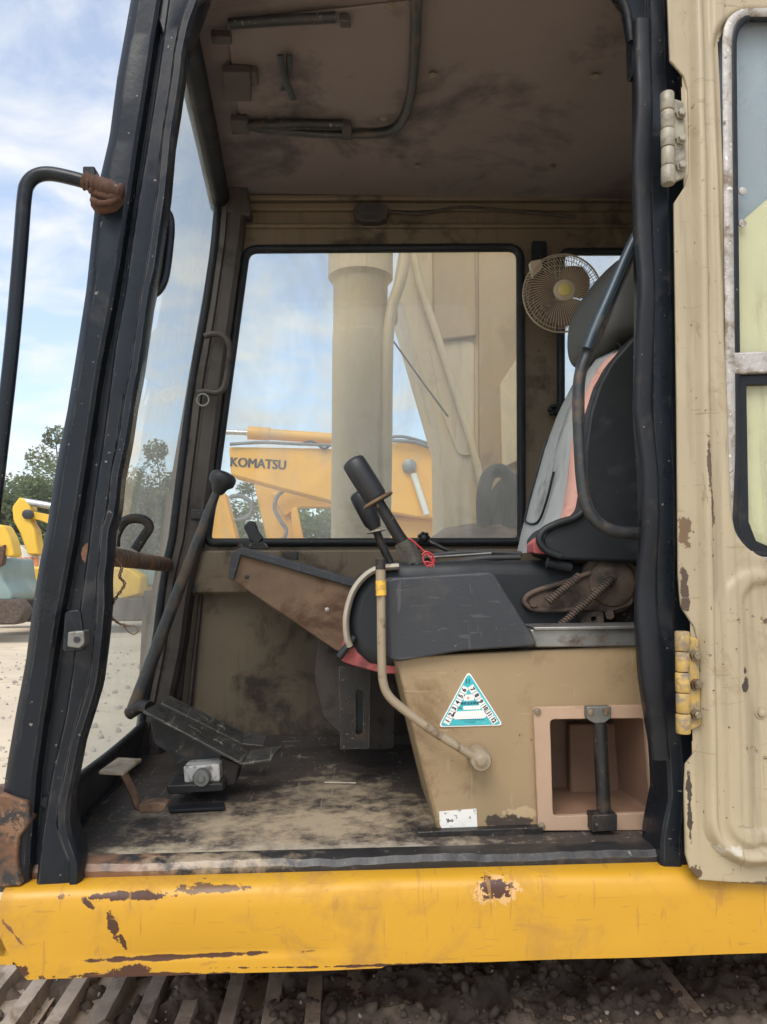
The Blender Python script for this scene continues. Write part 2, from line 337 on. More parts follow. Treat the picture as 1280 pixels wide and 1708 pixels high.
M['hinge'] = mat('hinge', (.30, .27, .205), .45, .15, 12, dirt=((.17, .15, .125), .45, 26), chips=((.12, .07, .04), .10, 30), bump=.15)
M['hinge_yellow'] = mat('hinge_yellow', (.46, .30, .085), .5, .2, 22, dirt=((.20, .165, .12), .52, 34), chips=((.10, .06, .04), .17, 40), bump=.3)
M['wood'] = mat('wood', (.36, .29, .21), .6, .15, 9, dirt=((.20, .14, .09), .3, 14), bump=.15)
M['cream'] = mat('cream', (.58, .45, .27), .5, .07, 2, dirt=((.36, .25, .12), .16, 2.5), streak=True, bump=.05)
M['cream_dark'] = mat('cream_dark', (.36, .24, .115), .5, .08, 2, dirt=((.24, .15, .065), .2, 3), bump=.05)
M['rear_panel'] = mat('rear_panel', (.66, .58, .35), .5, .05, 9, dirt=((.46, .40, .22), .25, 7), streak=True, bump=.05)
M['sky_reflection'] = mat('sky_reflection', (.31, .34, .40), .3, .06, 3, dirt=((.34, .38, .40), .25, 5), bump=.02)  # sky reflected in the door glass, put into the colour
M['komatsu'] = mat('komatsu_orange', (.72, .37, .05), .5, .08, 1.5, dirt=((.56, .36, .14), .2, 2), bump=.02)
M['bg_yellow'] = mat('bg_yellow', (.72, .44, .035), .5, .1, 1.5, dirt=((.42, .25, .05), .14, 2.5), bump=.02)
M['bg_white'] = mat('bg_white', (.60, .62, .58), .5, .1, 1.5, bump=.02)
M['bg_teal'] = mat('bg_teal', (.20, .27, .25), .5, .15, 1.5, bump=.02)
M['bg_orange'] = mat('bg_orange', (.62, .22, .08), .5, .1, 1.5, bump=.02)
M['chrome'] = mat('chrome', (.50, .50, .50), .3, .1, 4, metal=.7, bump=.02)
M['hose'] = mat('hose', (.03, .03, .032), .6, .3, 6, dirt=((.11, .095, .08), .25, 9), bump=.1)
M['hose_grey'] = mat('hose_grey', (.16, .165, .175), .7, .25, 6, bump=.2, bscale=30)
M['track_steel'] = mat('track_steel', (.36, .29, .225), .55, .3, 12, metal=.2, dirt=((.19, .14, .10), .30, 14), bump=.6, bscale=45, edge=((.5, .44, .37), .004))
M['mud'] = mat('mud', (.075, .054, .04), .9, .45, 16, dirt=((.15, .115, .085), .25, 10), bump=.6, bscale=70)
M['stone'] = mat('stone', (.34, .30, .25), .85, .3, 12, bump=.4, bscale=40)
M['ground'] = mat('ground', (.56, .47, .345), .95, .16, .5, dirt=((.46, .37, .26), .25, 2.2), chips=((.62, .56, .46), .08, 9), bump=.8, bscale=12)
M['bark'] = mat('bark', (.12, .09, .065), .9, .3, 6, bump=.5, bscale=20)
def leaf_mat(name, col):
    m = mat(name, col, .6, .4, .9, bump=0); nt = m.node_tree; b = nt.nodes['Principled BSDF']; out = nt.nodes['Material Output']
    tr = nt.nodes.new('ShaderNodeBsdfTranslucent'); nt.links.new(b.inputs['Base Color'].links[0].from_socket, tr.inputs[0])
    a = nt.nodes.new('ShaderNodeMixShader'); a.inputs[0].default_value = .5; nt.links.new(b.outputs[0], a.inputs[1]); nt.links.new(tr.outputs[0], a.inputs[2]); nt.links.new(a.outputs[0], out.inputs[0]); return m
M['leaf'] = leaf_mat('leaf', (.18, .225, .10)); M['leaf2'] = leaf_mat('leaf2', (.24, .26, .145))
def glass_mat(name, dirt_lo, dirt_hi, scale, tint=(.93, .96, .95), dust=(.80, .78, .74), stretch=(1, 1, 1)):
    m = bpy.data.materials.new(name); m.use_nodes = True; nt = m.node_tree; N = nt.nodes; Lk = nt.links; N.remove(N['Principled BSDF'])
    out = N['Material Output']; tr = N.new('ShaderNodeBsdfTransparent'); tr.inputs[0].default_value = (*tint, 1)
    gl = N.new('ShaderNodeBsdfGlossy'); gl.inputs['Roughness'].default_value = .03
    fr = N.new('ShaderNodeFresnel'); fr.inputs[0].default_value = 1.45
    geo = N.new('ShaderNodeNewGeometry'); inv = N.new('ShaderNodeMath'); inv.operation = 'SUBTRACT'; inv.inputs[0].default_value = 1; Lk.new(geo.outputs['Backfacing'], inv.inputs[1])
    fm = N.new('ShaderNodeMath'); fm.operation = 'MULTIPLY'; Lk.new(fr.outputs[0], fm.inputs[0]); Lk.new(inv.outputs[0], fm.inputs[1])
    m1 = N.new('ShaderNodeMixShader'); Lk.new(fm.outputs[0], m1.inputs[0]); Lk.new(tr.outputs[0], m1.inputs[1]); Lk.new(gl.outputs[0], m1.inputs[2])
    df = N.new('ShaderNodeBsdfDiffuse'); df.inputs[0].default_value = (*dust, 1); tl = N.new('ShaderNodeBsdfTranslucent'); tl.inputs[0].default_value = (*dust, 1)
    m2 = N.new('ShaderNodeMixShader'); m2.inputs[0].default_value = .75; Lk.new(df.outputs[0], m2.inputs[1]); Lk.new(tl.outputs[0], m2.inputs[2])
    tc = N.new('ShaderNodeTexCoord'); mp = N.new('ShaderNodeMapping'); mp.inputs['Scale'].default_value = stretch; Lk.new(tc.outputs['Object'], mp.inputs[0])
    n1 = N.new('ShaderNodeTexNoise'); n1.inputs['Scale'].default_value = scale; n1.inputs['Detail'].default_value = 8; n1.inputs['Roughness'].default_value = .6; n1.inputs['Distortion'].default_value = 1.2; Lk.new(mp.outputs[0], n1.inputs['Vector'])
    mr = N.new('ShaderNodeMapRange'); mr.inputs[1].default_value = .3; mr.inputs[2].default_value = .75; mr.inputs[3].default_value = dirt_lo; mr.inputs[4].default_value = dirt_hi; Lk.new(n1.outputs[0], mr.inputs[0])
    m3 = N.new('ShaderNodeMixShader'); Lk.new(mr.outputs[0], m3.inputs[0]); Lk.new(m1.outputs[0], m3.inputs[1]); Lk.new(m2.outputs[0], m3.inputs[2]); Lk.new(m3.outputs[0], out.inputs[0])
    return m
M['glass_dusty'] = glass_mat('glass_dusty', .10, .30, 4.5, stretch=(1.3, 1, .6))
M['glass_front'] = glass_mat('glass_front', .07, .20, 3.0, stretch=(1, 1, .5))
M['glass_door'] = glass_mat('glass_door', .04, .14, 4.0)
M['clear_sleeve'] = glass_mat('clear_sleeve', .45, .75, 40, dust=(.40, .37, .31))

# ================================================================== SETTING
GZ = -1.12
bm = bmesh.new()
for x0, x1, y0, y1, n in ((-400, 400, -60, 700, 40),):
    V = [[bm.verts.new((x0+(x1-x0)*i/n, y0+(y1-y0)*j/n, GZ)) for i in range(n+1)] for j in range(n+1)]
    for j in range(n):
        for i in range(n): bm.faces.new([V[j][i], V[j][i+1], V[j+1][i+1], V[j+1][i]])
g = from_bm('ground', bm, M['ground']); g['kind'] = 'structure'
_ico = bmesh.new(); bmesh.ops.create_icosphere(_ico, subdivisions=1, radius=1); ICO_V = [v.co.copy() for v in _ico.verts]; ICO_F = [[v.index for v in f.verts] for f in _ico.faces]; _ico.free()
class Rocks:
    def __init__(self): self.v = []; self.f = []
    def add(self, c, r, rnd, flat=.75):
        h = [rnd.uniform(.65, 1.2)*r for _ in range(3)]; h[2] *= flat
        m3 = Matrix.Rotation(rnd.uniform(0, 6), 3, Vector((rnd.uniform(-1, 1), rnd.uniform(-1, 1), rnd.uniform(-1, 1)+.01))); k = len(self.v)
        for q in ICO_V:
            e = rnd.uniform(.72, 1.25); self.v.append(c+m3 @ Vector((q.x*h[0]*e, q.y*h[1]*e, q.z*h[2]*e)))
        self.f += [[k+i for i in f] for f in ICO_F]
    def build(self, name, m, smooth=False):
        me = bpy.data.meshes.new(name); me.from_pydata(self.v, [], self.f); return link(name, me, m, smooth=smooth)
rnd = random.Random(3); rk = Rocks()
for i in range(2600):
    y = .9+rnd.random()**1.8*14; x = rnd.uniform(-3.2, .2)*(.35+y*.22)-.6
    r = rnd.choice((.012, .018, .025, .04))*rnd.uniform(.7, 1.3)
    rk.add(Vector((x, y, GZ+r*.2)), r, rnd)
g = rk.build('gravel', M['stone']); tag(g, 'loose pale gravel strewn over the sandy yard ground', 'gravel', kind='stuff')

# ================================================================== CAB
W = .92; HC = 1.655
CAB = thing('excavator_cab', 'open excavator cab with black door frame, tan inner walls and dusty windows', 'cab', (0, .45, -.06))
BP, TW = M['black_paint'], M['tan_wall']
# floor, sill
prism('floor_panel', [(-.70, .10, 0), (.92, .10, 0), (.92, .97, 0), (-.74, .97, 0)], (0, 0, -.06), M['floor'], CAB)
lf = []
for x in [i*.006-.63 for i in range(197)]:
    d = .004*mnoise.noise(Vector((x*6, 0, 0)))+.0025*mnoise.noise(Vector((x*30, 3, 0)))
    lf.append([(x, .10, .001), (x, .075, .003+d), (x, .058, .0+d), (x, .05, -.010+d), (x, .05, -.030), (x, .056, -.046), (x, .075, -.055), (x, .10, -.055)])
loft('door_sill', lf, M['sill'], CAB)
# near front pillar
EL = [(209, 0), (187, 124), (174, 225), (167, 255), (159, 289), (150, 337), (144, 394), (135, 480), (119, 583), (103, 683), (84, 777), (69, 877), (55, 945), (44, 1016), (33, 1103), (17, 1187), (6, 1250), (-2, 1300), (-14, 1400), (-22, 1480)]
G0 = [(266, 0), (240, 165), (225, 262), (214, 337), (192, 480), (173, 574), (162, 636), (153, 699), (134, 824), (119, 917), (97, 1034), (84, 1119), (72, 1197), (59, 1290), (50, 1400), (44, 1480)]
G1 = [(279, 0), (259, 142), (240, 262), (227, 337), (207, 480), (190, 574), (182, 636), (170, 730), (154, 830), (144, 917), (128, 1034), (118, 1119), (106, 1197), (84, 1290), (66, 1400), (58, 1480)]
ER = [(340, -20), (318, 40), (308, 90), (304, 131), (289, 225), (281, 319), (262, 450), (255, 480), (247, 536), (237, 605), (225, 667), (216, 730), (203, 792), (197, 855), (186, 886), (184, 933), (180, 962), (181, 1009), (175, 1075), (166, 1144), (150, 1197), (137, 1237), (125, 1300), (116, 1337), (114, 1375), (120, 1400), (135, 1440), (135, 1480)]
secs = []; v = 1476
PY = .03
while v > -128:
    a, b, c, d = (lerp_line(l, v) for l in (EL, G0, G1, ER))
    z = P((a+d)/2, v, PY).z
    X = [P(u, v, PY).x for u in (a, b, c, d)]
    wob = .0012*sin(v*.011)+.0007*sin(v*.027+2)
    s = [(X[0]+.004, PY+.10), (X[0], PY+.05), (X[0]+.006, PY+.012), (X[0]+.018, PY), (X[0]+.45*(X[1]-X[0]), PY-.004), (X[1]-.006, PY), (X[1], PY+.006), (X[1]+.002, PY+.030),
         (X[2]-.002, PY+.030), (X[2]+.001, PY+.004), (X[2]+.007, PY-.003), (X[2]+.55*(X[3]-X[2]), PY-.001), (X[3]-.020, PY+.001), (X[3]-.016, PY-.006+wob), (X[3]-.005, PY-.005+wob), (X[3]+wob*.4, PY+.004), (X[3], PY+.03), (X[3]-.02, PY+.10)]
    secs.append([(x, y, z) for x, y in s]); v -= 18
fp = loft('front_pillar', secs, BP, CAB, sharp=28)
# striker on the pillar
q = P(126, 1065, .02)
st = prism('door_striker', [P(u, v, .0) for u, v in rpoly([(113, 1054), (140, 1052), (141, 1074), (132, 1082), (112, 1079)], 4)], (0, .05, 0), M['grey_metal'], CAB, bevel=.002)
lathe('striker_hole', [(0, .0055), (.001, .0055)], P(128, 1067, -.002), (0, 1, 0), M['ink'], st, 12)
prism('striker_plate', [P(u, v, .022) for u, v in rpoly([(108, 1020), (134, 1016), (142, 1085), (104, 1088)], 8)], (0, .012, 0), BP, st, bevel=.002)
# rusty foot of the pillar
slab('pillar_foot', rpoly([(-40, 1330), (10, 1326), (46, 1338), (50, 1372), (30, 1398), (28, 1440), (36, 1478), (-40, 1484)], 6), .018, .085, M['rust_black'], CAB, bevel=.003)
# rear pillar
RI = [(1056, -150), (1058, 300), (1062, 492), (1060, 680), (1068, 800), (1070, 886), (1066, 960), (1062, 1040), (1070, 1150), (1088, 1260), (1092, 1330), (1078, 1400), (1078, 1440)]
RO = [(1112, -150), (1117, 100), (1128, 450), (1133, 700), (1137, 1000), (1142, 1300), (1148, 1470)]
secs = []; v = 1452
while v > -128:
    a, b = lerp_line(RI, v)+26, lerp_line(RO, v)+22; z = P(1090, v, PY).z; xa, xb = P(a, v, PY).x, P(b, v, PY).x
    s = [(xa, PY+.09), (xa, PY+.006), (xa+.005, PY), (xa+.45*(xb-xa), PY-.003), (xa+.5*(xb-xa), PY-.001), (xa+.54*(xb-xa), PY+.005), (xb-.006, PY+.006), (xb, PY+.012), (xb, PY+.09)]
    secs.append([(x, y, z) for x, y in s]); v -= 24
loft('rear_pillar', secs, BP, CAB, sharp=28)
# loose rubber seal down the rear pillar
secs = []; v = 1268
while v > 20:
    a = lerp_line(RI, v); wd = 30+10*math.exp(-((v-1090)/110.)**2); wob = 3*sin(v*.017)+1.5*sin(v*.043)
    z = P(1070, v, .01).z; x0, x1 = P(a+wob*.6, v, .01).x, P(a+wd, v, .01).x
    bul = .004*sin(v*.02+1)
    s = []
    for k in range(12):
        an = 2*pi*k/12; rx = (x1-x0)/2; s.append((x0+rx-rx*cos(an), .012-.014*sin(an)*(1+.25*cos(an*2))+bul, z))
    secs.append(s); v -= 12
loft('door_seal', secs, M['rubber'], CAB, sharp=60)
# header over the door opening
arcL = [(314, 20), (330, -8), (352, -22), (385, -28)]; arcR = [(985, -32), (1025, -24), (1046, 4), (1054, 60), (1056, 120)]
slab('door_header', [(306, 60)]+arcL+arcR+[(1140, 120), (1120, -132), (212, -132), (272, 60)], PY+.014, .035, BP, CAB, bevel=.004)
tube('header_seal', [P(u, v, PY+.006) for u, v in [(306, 75), (312, 40), (326, 8), (352, -12), (390, -20), (680, -24), (985, -24), (1022, -14), (1044, 12), (1054, 70)]], .008, M['rubber'], CAB, sm=5, ns=8)
# roof
rf = prism('roof', [(-.41, -.01, HC+.02), (.95, -.01, HC+.02), (.95, .98, HC+.02), (-.47, .98, HC+.02)], (0, 0, .06), M['cream'], CAB, bevel=.02, seg=3)
bm = bmesh.new(); n = 24
V = [[bm.verts.new((-.42+1.33*i/n, .06+.89*j/n, HC-.006*cos((i/n-.5)*2.4)-.004*sin(i*1.7+j*.9)*.4 - (.02*max(0, j/n-.93)/.07))) for i in range(n+1)] for j in range(n+1)]
for j in range(n):
    for i in range(n): bm.faces.new([V[j][i], V[j][i+1], V[j+1][i+1], V[j+1][i]])
hl = from_bm('head_liner', bm, M['head_liner'], CAB, smooth=True)
for u, v in ((722, 125), (992, 127), (697, 277), (922, 279), (652, 9), (640, 198), (452, 197)):
    p = PZ(u, v, HC-.012); lathe('liner_screw', [(0, .004), (.0012, .010), (.004, .0085), (.004, .004), (.012, .004)], p-Vector((0, 0, .002)), (0, 0, 1), M['bolt'], hl, 14)
# roof hatch
ZH = HC-.016
hp = [PZ(u, v, ZH+.003) for u, v in rpoly([(378, 38), (690, 2), (682, 214), (400, 212)], [10, 10, 60, 40])]
hatch = prism('roof_hatch', hp, (0, 0, .006), M['head_liner'], CAB, bevel=.002)
tube('hatch_seal', [PZ(u, v, ZH-.004) for u, v in [(695, -60), (694, 40), (690, 120), (684, 165), (668, 205), (640, 222), (560, 224), (480, 219), (425, 213), (405, 195)]], .0115, M['tube_grey'], hatch, sm=6, ns=8)
tube('torsion_bar', [PZ(u, v, ZH-.014) for u, v in [(382, 40), (470, 34), (562, 29)]], .011, M['dark_metal'], hatch, sm=0)
tube('torsion_bar', [PZ(u, v, ZH-.014) for u, v in [(412, 209), (500, 207), (572, 208)]], .013, M['dark_metal'], hatch, sm=0)
for u0, v0, u1, v1, hz in ((566, 20, 584, 34, .03), (570, 198, 586, 224, .03), (372, 106, 418, 156, .035), (418, 108, 430, 132, .03), (352, 48, 386, 62, .03), (385, 190, 415, 214, .03)):
    prism('bracket', [PZ(u, v, ZH) for u, v in ((u0, v0), (u1, v0+2), (u1+2, v1), (u0+2, v1))], (0, 0, -hz*.6), M['brown_trim'], hatch, bevel=.003)
tube('hatch_pull', [PZ(u, v, ZH-.02) for u, v in [(468, 92), (472, 120), (480, 142), (490, 166)]], .008, M['handle_black'], hatch, sm=5, ns=8, flat=(1, .4))
tube('hatch_pull', [PZ(u, v, ZH-.012) for u, v in [(483, 92), (482, 116), (474, 140), (470, 150)]], .007, M['handle_black'], hatch, sm=5, ns=8, flat=(1, .4))
# front header between windscreen and roof
tube('front_header', [(-.395, .10, HC-.03), (-.415, .5, HC-.03), (-.44, W, HC-.035)], .032, M['rubber'], CAB, sm=4, ns=12)
slab('corner_bracket', rpoly([(368, 292), (412, 305), (420, 360), (372, 352)], 6), W-.05, .05, M['brown_trim'], CAB, bevel=.006)
# far wall with windows
Y1 = W
win1 = rpoly([(411, 416), (868, 413), (870, 904), (345, 905)], [20, 22, 14, 14], 6)
win2 = rpoly([(936, 420), (1130, 420), (1130, 745), (936, 745)], 16, 5)
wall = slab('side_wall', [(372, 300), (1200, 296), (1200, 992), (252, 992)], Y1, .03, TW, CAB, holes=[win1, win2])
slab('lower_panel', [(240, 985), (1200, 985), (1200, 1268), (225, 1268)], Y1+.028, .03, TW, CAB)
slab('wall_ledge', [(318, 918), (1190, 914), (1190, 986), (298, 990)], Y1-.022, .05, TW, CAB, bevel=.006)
lathe('ledge_hole', [(0, .0085), (.002, .0085)], P(323, 980, Y1-.0235), (0, 1, 0), M['ink'], CAB, 14)
for a, b in ((308, 322), (334, 340)):
    slab('wall_rib', [(a-2, 992), (b-2, 992), (b-22, 1190), (a-24, 1190)], Y1+.01, .02, M['brown_trim'], CAB, bevel=.004)
slab('wall_toe_strip', [(240, 1228), (1200, 1228), (1200, 1262), (225, 1262)], Y1+.015, .02, M['floor'], CAB)
for v0, v1, dd, mt in ((324, 333, .030, TW), (337, 350, .018, TW), (372, 379, .012, TW)):
    slab('wall_moulding', [(392, v0), (1200, v0), (1200, v1), (390, v1)], Y1-dd, dd+.004, mt, CAB, bevel=.004)
tube('wall_cable', [P(u, v, Y1-.02) for u, v in [(640, 352), (700, 356), (770, 346), (860, 352), (960, 362)]], .004, M['brown_trim'], CAB, sm=6, ns=6)
dl = slab('lamp_socket', rpoly([(590, 345), (600, 340), (640, 340), (650, 346), (646, 362), (634, 369), (606, 369), (594, 362)], 3), Y1-.045, .045, M['brown_trim'], CAB, bevel=.003)
slab('socket_slot', rrect(606, 343, 634, 351, 3), Y1-.047, .01, M['ink'], dl)
slab('socket_slot', rrect(608, 357, 632, 365, 3), Y1-.047, .01, M['ink'], dl)
def ring_seal(name, loop, Y, wd, dp, m, parent):
    """rubber strip round a window: loop in pixels"""
    return tube(name, poly(loop, Y), wd, m, parent, sm=0, ns=10, closed=True, flat=(dp, 1), up=(0, 1, 0))
ring_seal('window_seal', win1, Y1-.004, .013, 1.1, M['rubber'], CAB)
slab('window_glass', win1, Y1+.010, .004, M['glass_dusty'], CAB)
ring_seal('window_seal', win2, Y1-.004, .012, 1.1, M['rubber'], CAB)
slab('window_glass', win2, Y1+.010, .004, M['glass_dusty'], CAB)
slab('wall_vent', rrect(888, 402, 912, 440, 3), Y1-.012, .012, M['rubber'], CAB)
# far front pillar
FL = [(352, 240), (366, 330), (362, 400), (345, 520), (322, 640), (305, 780), (290, 900), (276, 960), (262, 1080), (238, 1205), (228, 1260)]
FR = [(412, 240), (412, 330), (404, 400), (388, 520), (372, 640), (355, 780), (340, 900), (318, 985), (306, 1080), (280, 1205), (270, 1260)]
secs = []; v = 1258; YF = W-.05
while v > 260:
    xa, xb = P(lerp_line(FL, v), v, YF).x, P(lerp_line(FR, v), v, YF).x; z = P(320, v, YF).z; xm = xa+(xb-xa)*.38
    s = [(xa-.02, YF+.09), (xa-.004, YF+.012), (xa+.006, YF), (xm-.006, YF-.002), (xm-.002, YF+.006), (xm+.004, YF+.006), (xm+.008, YF-.004), (xb-.012, YF), (xb-.002, YF+.012), (xb, YF+.09)]
    secs.append([(x, y, z) for x, y in s]); v -= 24
loft('far_pillar', secs, M['brown_trim'], CAB, sharp=28)
secs_edge = [P(lerp_line(FL, v)-2, v, YF+.004) for v in range(300, 1240, 40)]
tube('windscreen_seal', secs_edge, .013, M['rubber'], CAB, sm=3, ns=8)
slab('pillar_clip', rrect(318, 850, 342, 866, 2), YF-.01, .02, M['dark_metal'], CAB, bevel=.002)
# windscreen panes: front plane, leaning back
def xf(y, z): return -.612+.140*z-(.045+.010*z)*(y/W)
def fpane(name, z0, z1, y0, y1, m, th=.005):
    return prism(name, [(xf(y0, z0), y0, z0), (xf(y1, z0), y1, z0), (xf(y1, z1), y1, z1), (xf(y0, z1), y0, z1)], (-th, 0, 0), m, CAB)
fpane('windscreen_glass', .555, HC-.08, .07, W+.0, M['glass_front'])
fpane('lower_windscreen_glass', .06, .53, .07, W+.0, M['glass_front'])
tube('windscreen_bar', [(xf(.05, .545)+.012, .05, .545), (xf(W-.03, .53)+.014, W-.03, .53)], .018, M['rust_black'], CAB, sm=0, ns=12, flat=(.8, 1.1))
tube('lower_seal', [(xf(.05, .10)+.01, .05, .11), (xf(.5, .1)+.01, .5, .09), (xf(W-.02, .1)+.01, W-.02, .085)], .010, M['rubber'], CAB, sm=4, ns=8)
prism('toe_board', [(xf(.08, .09), .08, .095), (xf(W, .09), W, .08), (xf(W, .0), W, -.05), (xf(.08, 0), .08, -.05)], (.012, 0, 0), M['sill'], CAB)
hb = tube('latch_handle', [P(u, v, .30) for u, v in [(192, 912), (194, 892), (206, 872), (222, 865), (242, 868), (249, 880), (238, 898), (226, 917)]], .0105, M['dark_metal'], CAB, sm=5, ns=10)
tube('grab_handle', [P(u, v, .085) for u, v in [(258, 350), (276, 352), (284, 372), (281, 420), (274, 465), (262, 486), (250, 488)]], .009, BP, CAB, sm=5, ns=10)
gh = tube('grab_handle', [P(u, v, YF-.025) for u, v in [(341, 561), (356, 557), (374, 561), (384, 580), (381, 612), (374, 645), (362, 655), (345, 653), (330, 655)]], .0088, M['brown_trim'], CAB, sm=5, ns=10)
tube('pull_ring', [P(339+10*cos(a), 667+10*sin(a), YF-.03) for a in [2*pi*k/16 for k in range(16)]], .003, M['grey_metal'], gh, sm=0, ns=8, closed=True)
# outside hand rail with its rusty weld
rail = tube('hand_rail', [P(u, v, -.01) for u, v in [(200, 318), (160, 308), (120, 297), (85, 290), (62, 293), (47, 306), (41, 330), (34, 420), (22, 560), (8, 690), (-12, 860), (-30, 1000), (-46, 1140), (-58, 1260), (-58, 1340), (-48, 1385), (-25, 1400)]], .0125, BP, CAB, sm=6, ns=12)
bm = bmesh.new()
wr = random.Random(8)
for pts, r0 in (([(140, 301), (160, 307), (180, 313), (204, 320)], .0150), ([(152, 316), (168, 324), (184, 328), (202, 327)], .007), ([(152, 332), (166, 338), (182, 337), (196, 331)], .005)):
    pp = smooth_path([P(u, v, -.010) for u, v in pts], 6); add_tube(bm, pp, [r0*wr.uniform(.82, 1.18) for _ in pp], 10, flat=(1.0, 1.0))
from_bm('weld', bm, M['rust'], rail, smooth=True)
slab('weld_plate', rpoly([(150, 306), (176, 302), (206, 310), (204, 330), (190, 346), (168, 352), (150, 344)], 6), .012, .03, M['rust'], rail, bevel=.004)
slab('pillar_bracket', rpoly([(138, 277), (158, 277), (160, 296), (138, 294)], 3), .06, .03, BP, CAB, bevel=.003)
# back wall, rear quarter and outer corner
bw = prism('back_wall', [(.90, .03, -.05), (.90, .96, -.05), (.90, .96, HC), (.90, .03, HC)], (.03, 0, 0), TW, CAB, holes=[[(.90, .15, .75), (.90, .85, .75), (.90, .85, 1.45), (.90, .15, 1.45)]])
prism('back_window', [(.91, .14, .74), (.91, .86, .74), (.91, .86, 1.46), (.91, .14, 1.46)], (.005, 0, 0), M['glass_dusty'], CAB)
prism('rear_quarter_panel', [(.55, .115, -.05), (2.2, .115, -.05), (2.2, .115, HC), (.55, .115, HC)], (0, .02, 0), M['rear_panel'], CAB)

# ------------------------------------------------------------------ the open door, folded back flat
TD = M['tan_door']
YD = -.020
fl = [(1108, -150), (1115, 20), (1118, 100), (1141, 126), (1148, 150), (1150, 285), (1142, 312), (1125, 338), (1127, 480), (1130, 700), (1132, 960), (1136, 1012), (1158, 1045), (1168, 1085), (1169, 1225), (1163, 1250), (1144, 1275), (1142, 1320), (1144, 1425), (1152, 1452), (1166, 1468), (1230, 1473), (1500, 1490), (1500, 970), (1225, 970), (1208, 900), (1196, 20), (1210, -40), (1500, -60), (1500, -150)]
door = slab('door', fl, YD, .006, TD, CAB, bevel=.0015, label='open cab door folded back, tan with scuffed paint')
x_l = P(1150, 700, YD-.01).x
WIN = [(P(1217, v, YD-.02)) for v in (0, 930)]
def sd_rr(x, z, x0, z0, x1, z1, r):
    cx, cz = (x0+x1)/2, (z0+z1)/2; dx_, dz_ = abs(x-cx)-(x1-x0)/2+r, abs(z-cz)-(z1-z0)/2+r
    return min(max(dx_, dz_), 0)+math.hypot(max(dx_, 0), max(dz_, 0))-r
def sst(a, b, x): t = min(1, max(0, (x-a)/(b-a))); return t*t*(3-2*t)
pw = lambda u, v: P(u, v, YD-.02)
xr = pw(1520, 700).x
bxa, bxb, bzb = pw(1176, 1250), pw(1158, 200), pw(1220, 1452).z; bxl = bxa.x
wx0, wz0, wz1 = pw(1216, 500).x, pw(1240, 925).z, pw(1240, 18).z
px0, pz0, pz1 = pw(1252, 1200).x, pw(1270, 1425).z, pw(1270, 975).z
zt = pw(1200, -150).z
bm = bmesh.new(); NX, NZ = 130, 400; VV = {}
x_lo, z_lo = min(bxa.x, bxb.x)-.02, bzb-.012; x_hi = xr; z_hi = zt
def dh(x, z):
    lean = (z-bxa.z)/(bxb.z-bxa.z)*(bxb.x-bxa.x)
    s1 = sd_rr(x, z, bxl+lean, bzb, xr+1, zt+1, .085)
    h = -.004+.022*sst(.004, -.016, s1)-.006*sst(-.020, -.026, s1)*(1-sst(-.034, -.040, s1)*.0)
    h += .007*sst(-.034, -.044, s1)-.004*sst(-.058, -.066, s1)
    s3 = sd_rr(x, z, px0, pz0, xr+1, pz1, .035); h -= .009*sst(.012, -.006, s3)
    s4 = sd_rr(x, z, wx0, wz0, xr+1, wz1, .075); h -= .012*sst(.014, .0, s4)
    s5 = sd_rr(x, z, px0-.045, pz0-.035, xr+1, pz1+.02, .07); h += .006*sst(.012, -.004, s5)
    h += .0012*sin(x*37+z*11)*sin(z*19)
    return h, s1, s4
for j in range(NZ+1):
    for i in range(NX+1):
        x = x_lo+(x_hi-x_lo)*(i/NX)**1.35; z = z_lo+(z_hi-z_lo)*j/NZ; h, s1, s4 = dh(x, z)
        if s4 < -.006 or s1 > .012: continue
        VV[i, j] = bm.verts.new((x, YD-h, z))
for j in range(NZ):
    for i in range(NX):
        k = [(i, j), (i+1, j), (i+1, j+1), (i, j+1)]
        if all(q in VV for q in k): bm.faces.new([VV[q] for q in k])
from_bm('door_pressing', bm, TD, door, smooth=True)
wl = [(1500, 24), (1262, 20), (1238, 22), (1222, 34), (1214, 58), (1213, 120), (1216, 400), (1219, 700), (1217, 800), (1214, 880), (1222, 908), (1240, 928), (1262, 936), (1500, 944)]
tube('window_trim', [P(u, v, YD-.011) for u, v in wl], .0072, M['alu'], door, sm=4, ns=8, flat=(.6, 1.25), up=(0, 1, 0))
tube('window_rubber', [P(u+8 if u < 1300 else u, v+(8 if v < 100 else -10 if v > 880 else 0), YD-.004) for u, v in wl], .009, M['rubber'], door, sm=4, ns=8)
slab('window_bar', [(1214, 588), (1500, 578), (1500, 612), (1214, 624)], YD-.014, .018, M['alu'], door, bevel=.003)
slab('sash_frame', [(1228, 626), (1500, 616), (1500, 634), (1246, 642), (1250, 870), (1262, 902), (1290, 914), (1500, 920), (1500, 938), (1262, 930), (1238, 905), (1230, 880)], YD-.006, .014, M['rubber'], door, bevel=.002)
slab('door_glass', [(1205, 15), (1500, 15), (1500, 940), (1205, 940)], YD+.002, .004, M['glass_door'], door)
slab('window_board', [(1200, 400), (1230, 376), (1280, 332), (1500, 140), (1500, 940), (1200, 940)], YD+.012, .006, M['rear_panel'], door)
slab('reflection_panel', [(1200, 15), (1500, 15), (1500, 420), (1200, 420)], YD+.024, .004, M['sky_reflection'], door)  # added blue-grey panel painting the sky's reflection in the door glass
for v in (318, 372):
    lathe('glass_rivet', [(0, .0055), (.001, .0075), (.003, .0075)], P(1240, v, YD-.001), (0, 1, 0), M['alu'], door, 14)
pb = P(1272, 1190, YD-.016); lathe('door_bolt', [(0, .004), (.001, .006), (.004, .007), (.004, .011), (.008, .013), (.016, .013)], pb, (0, 1, 0), TD, door, 16)
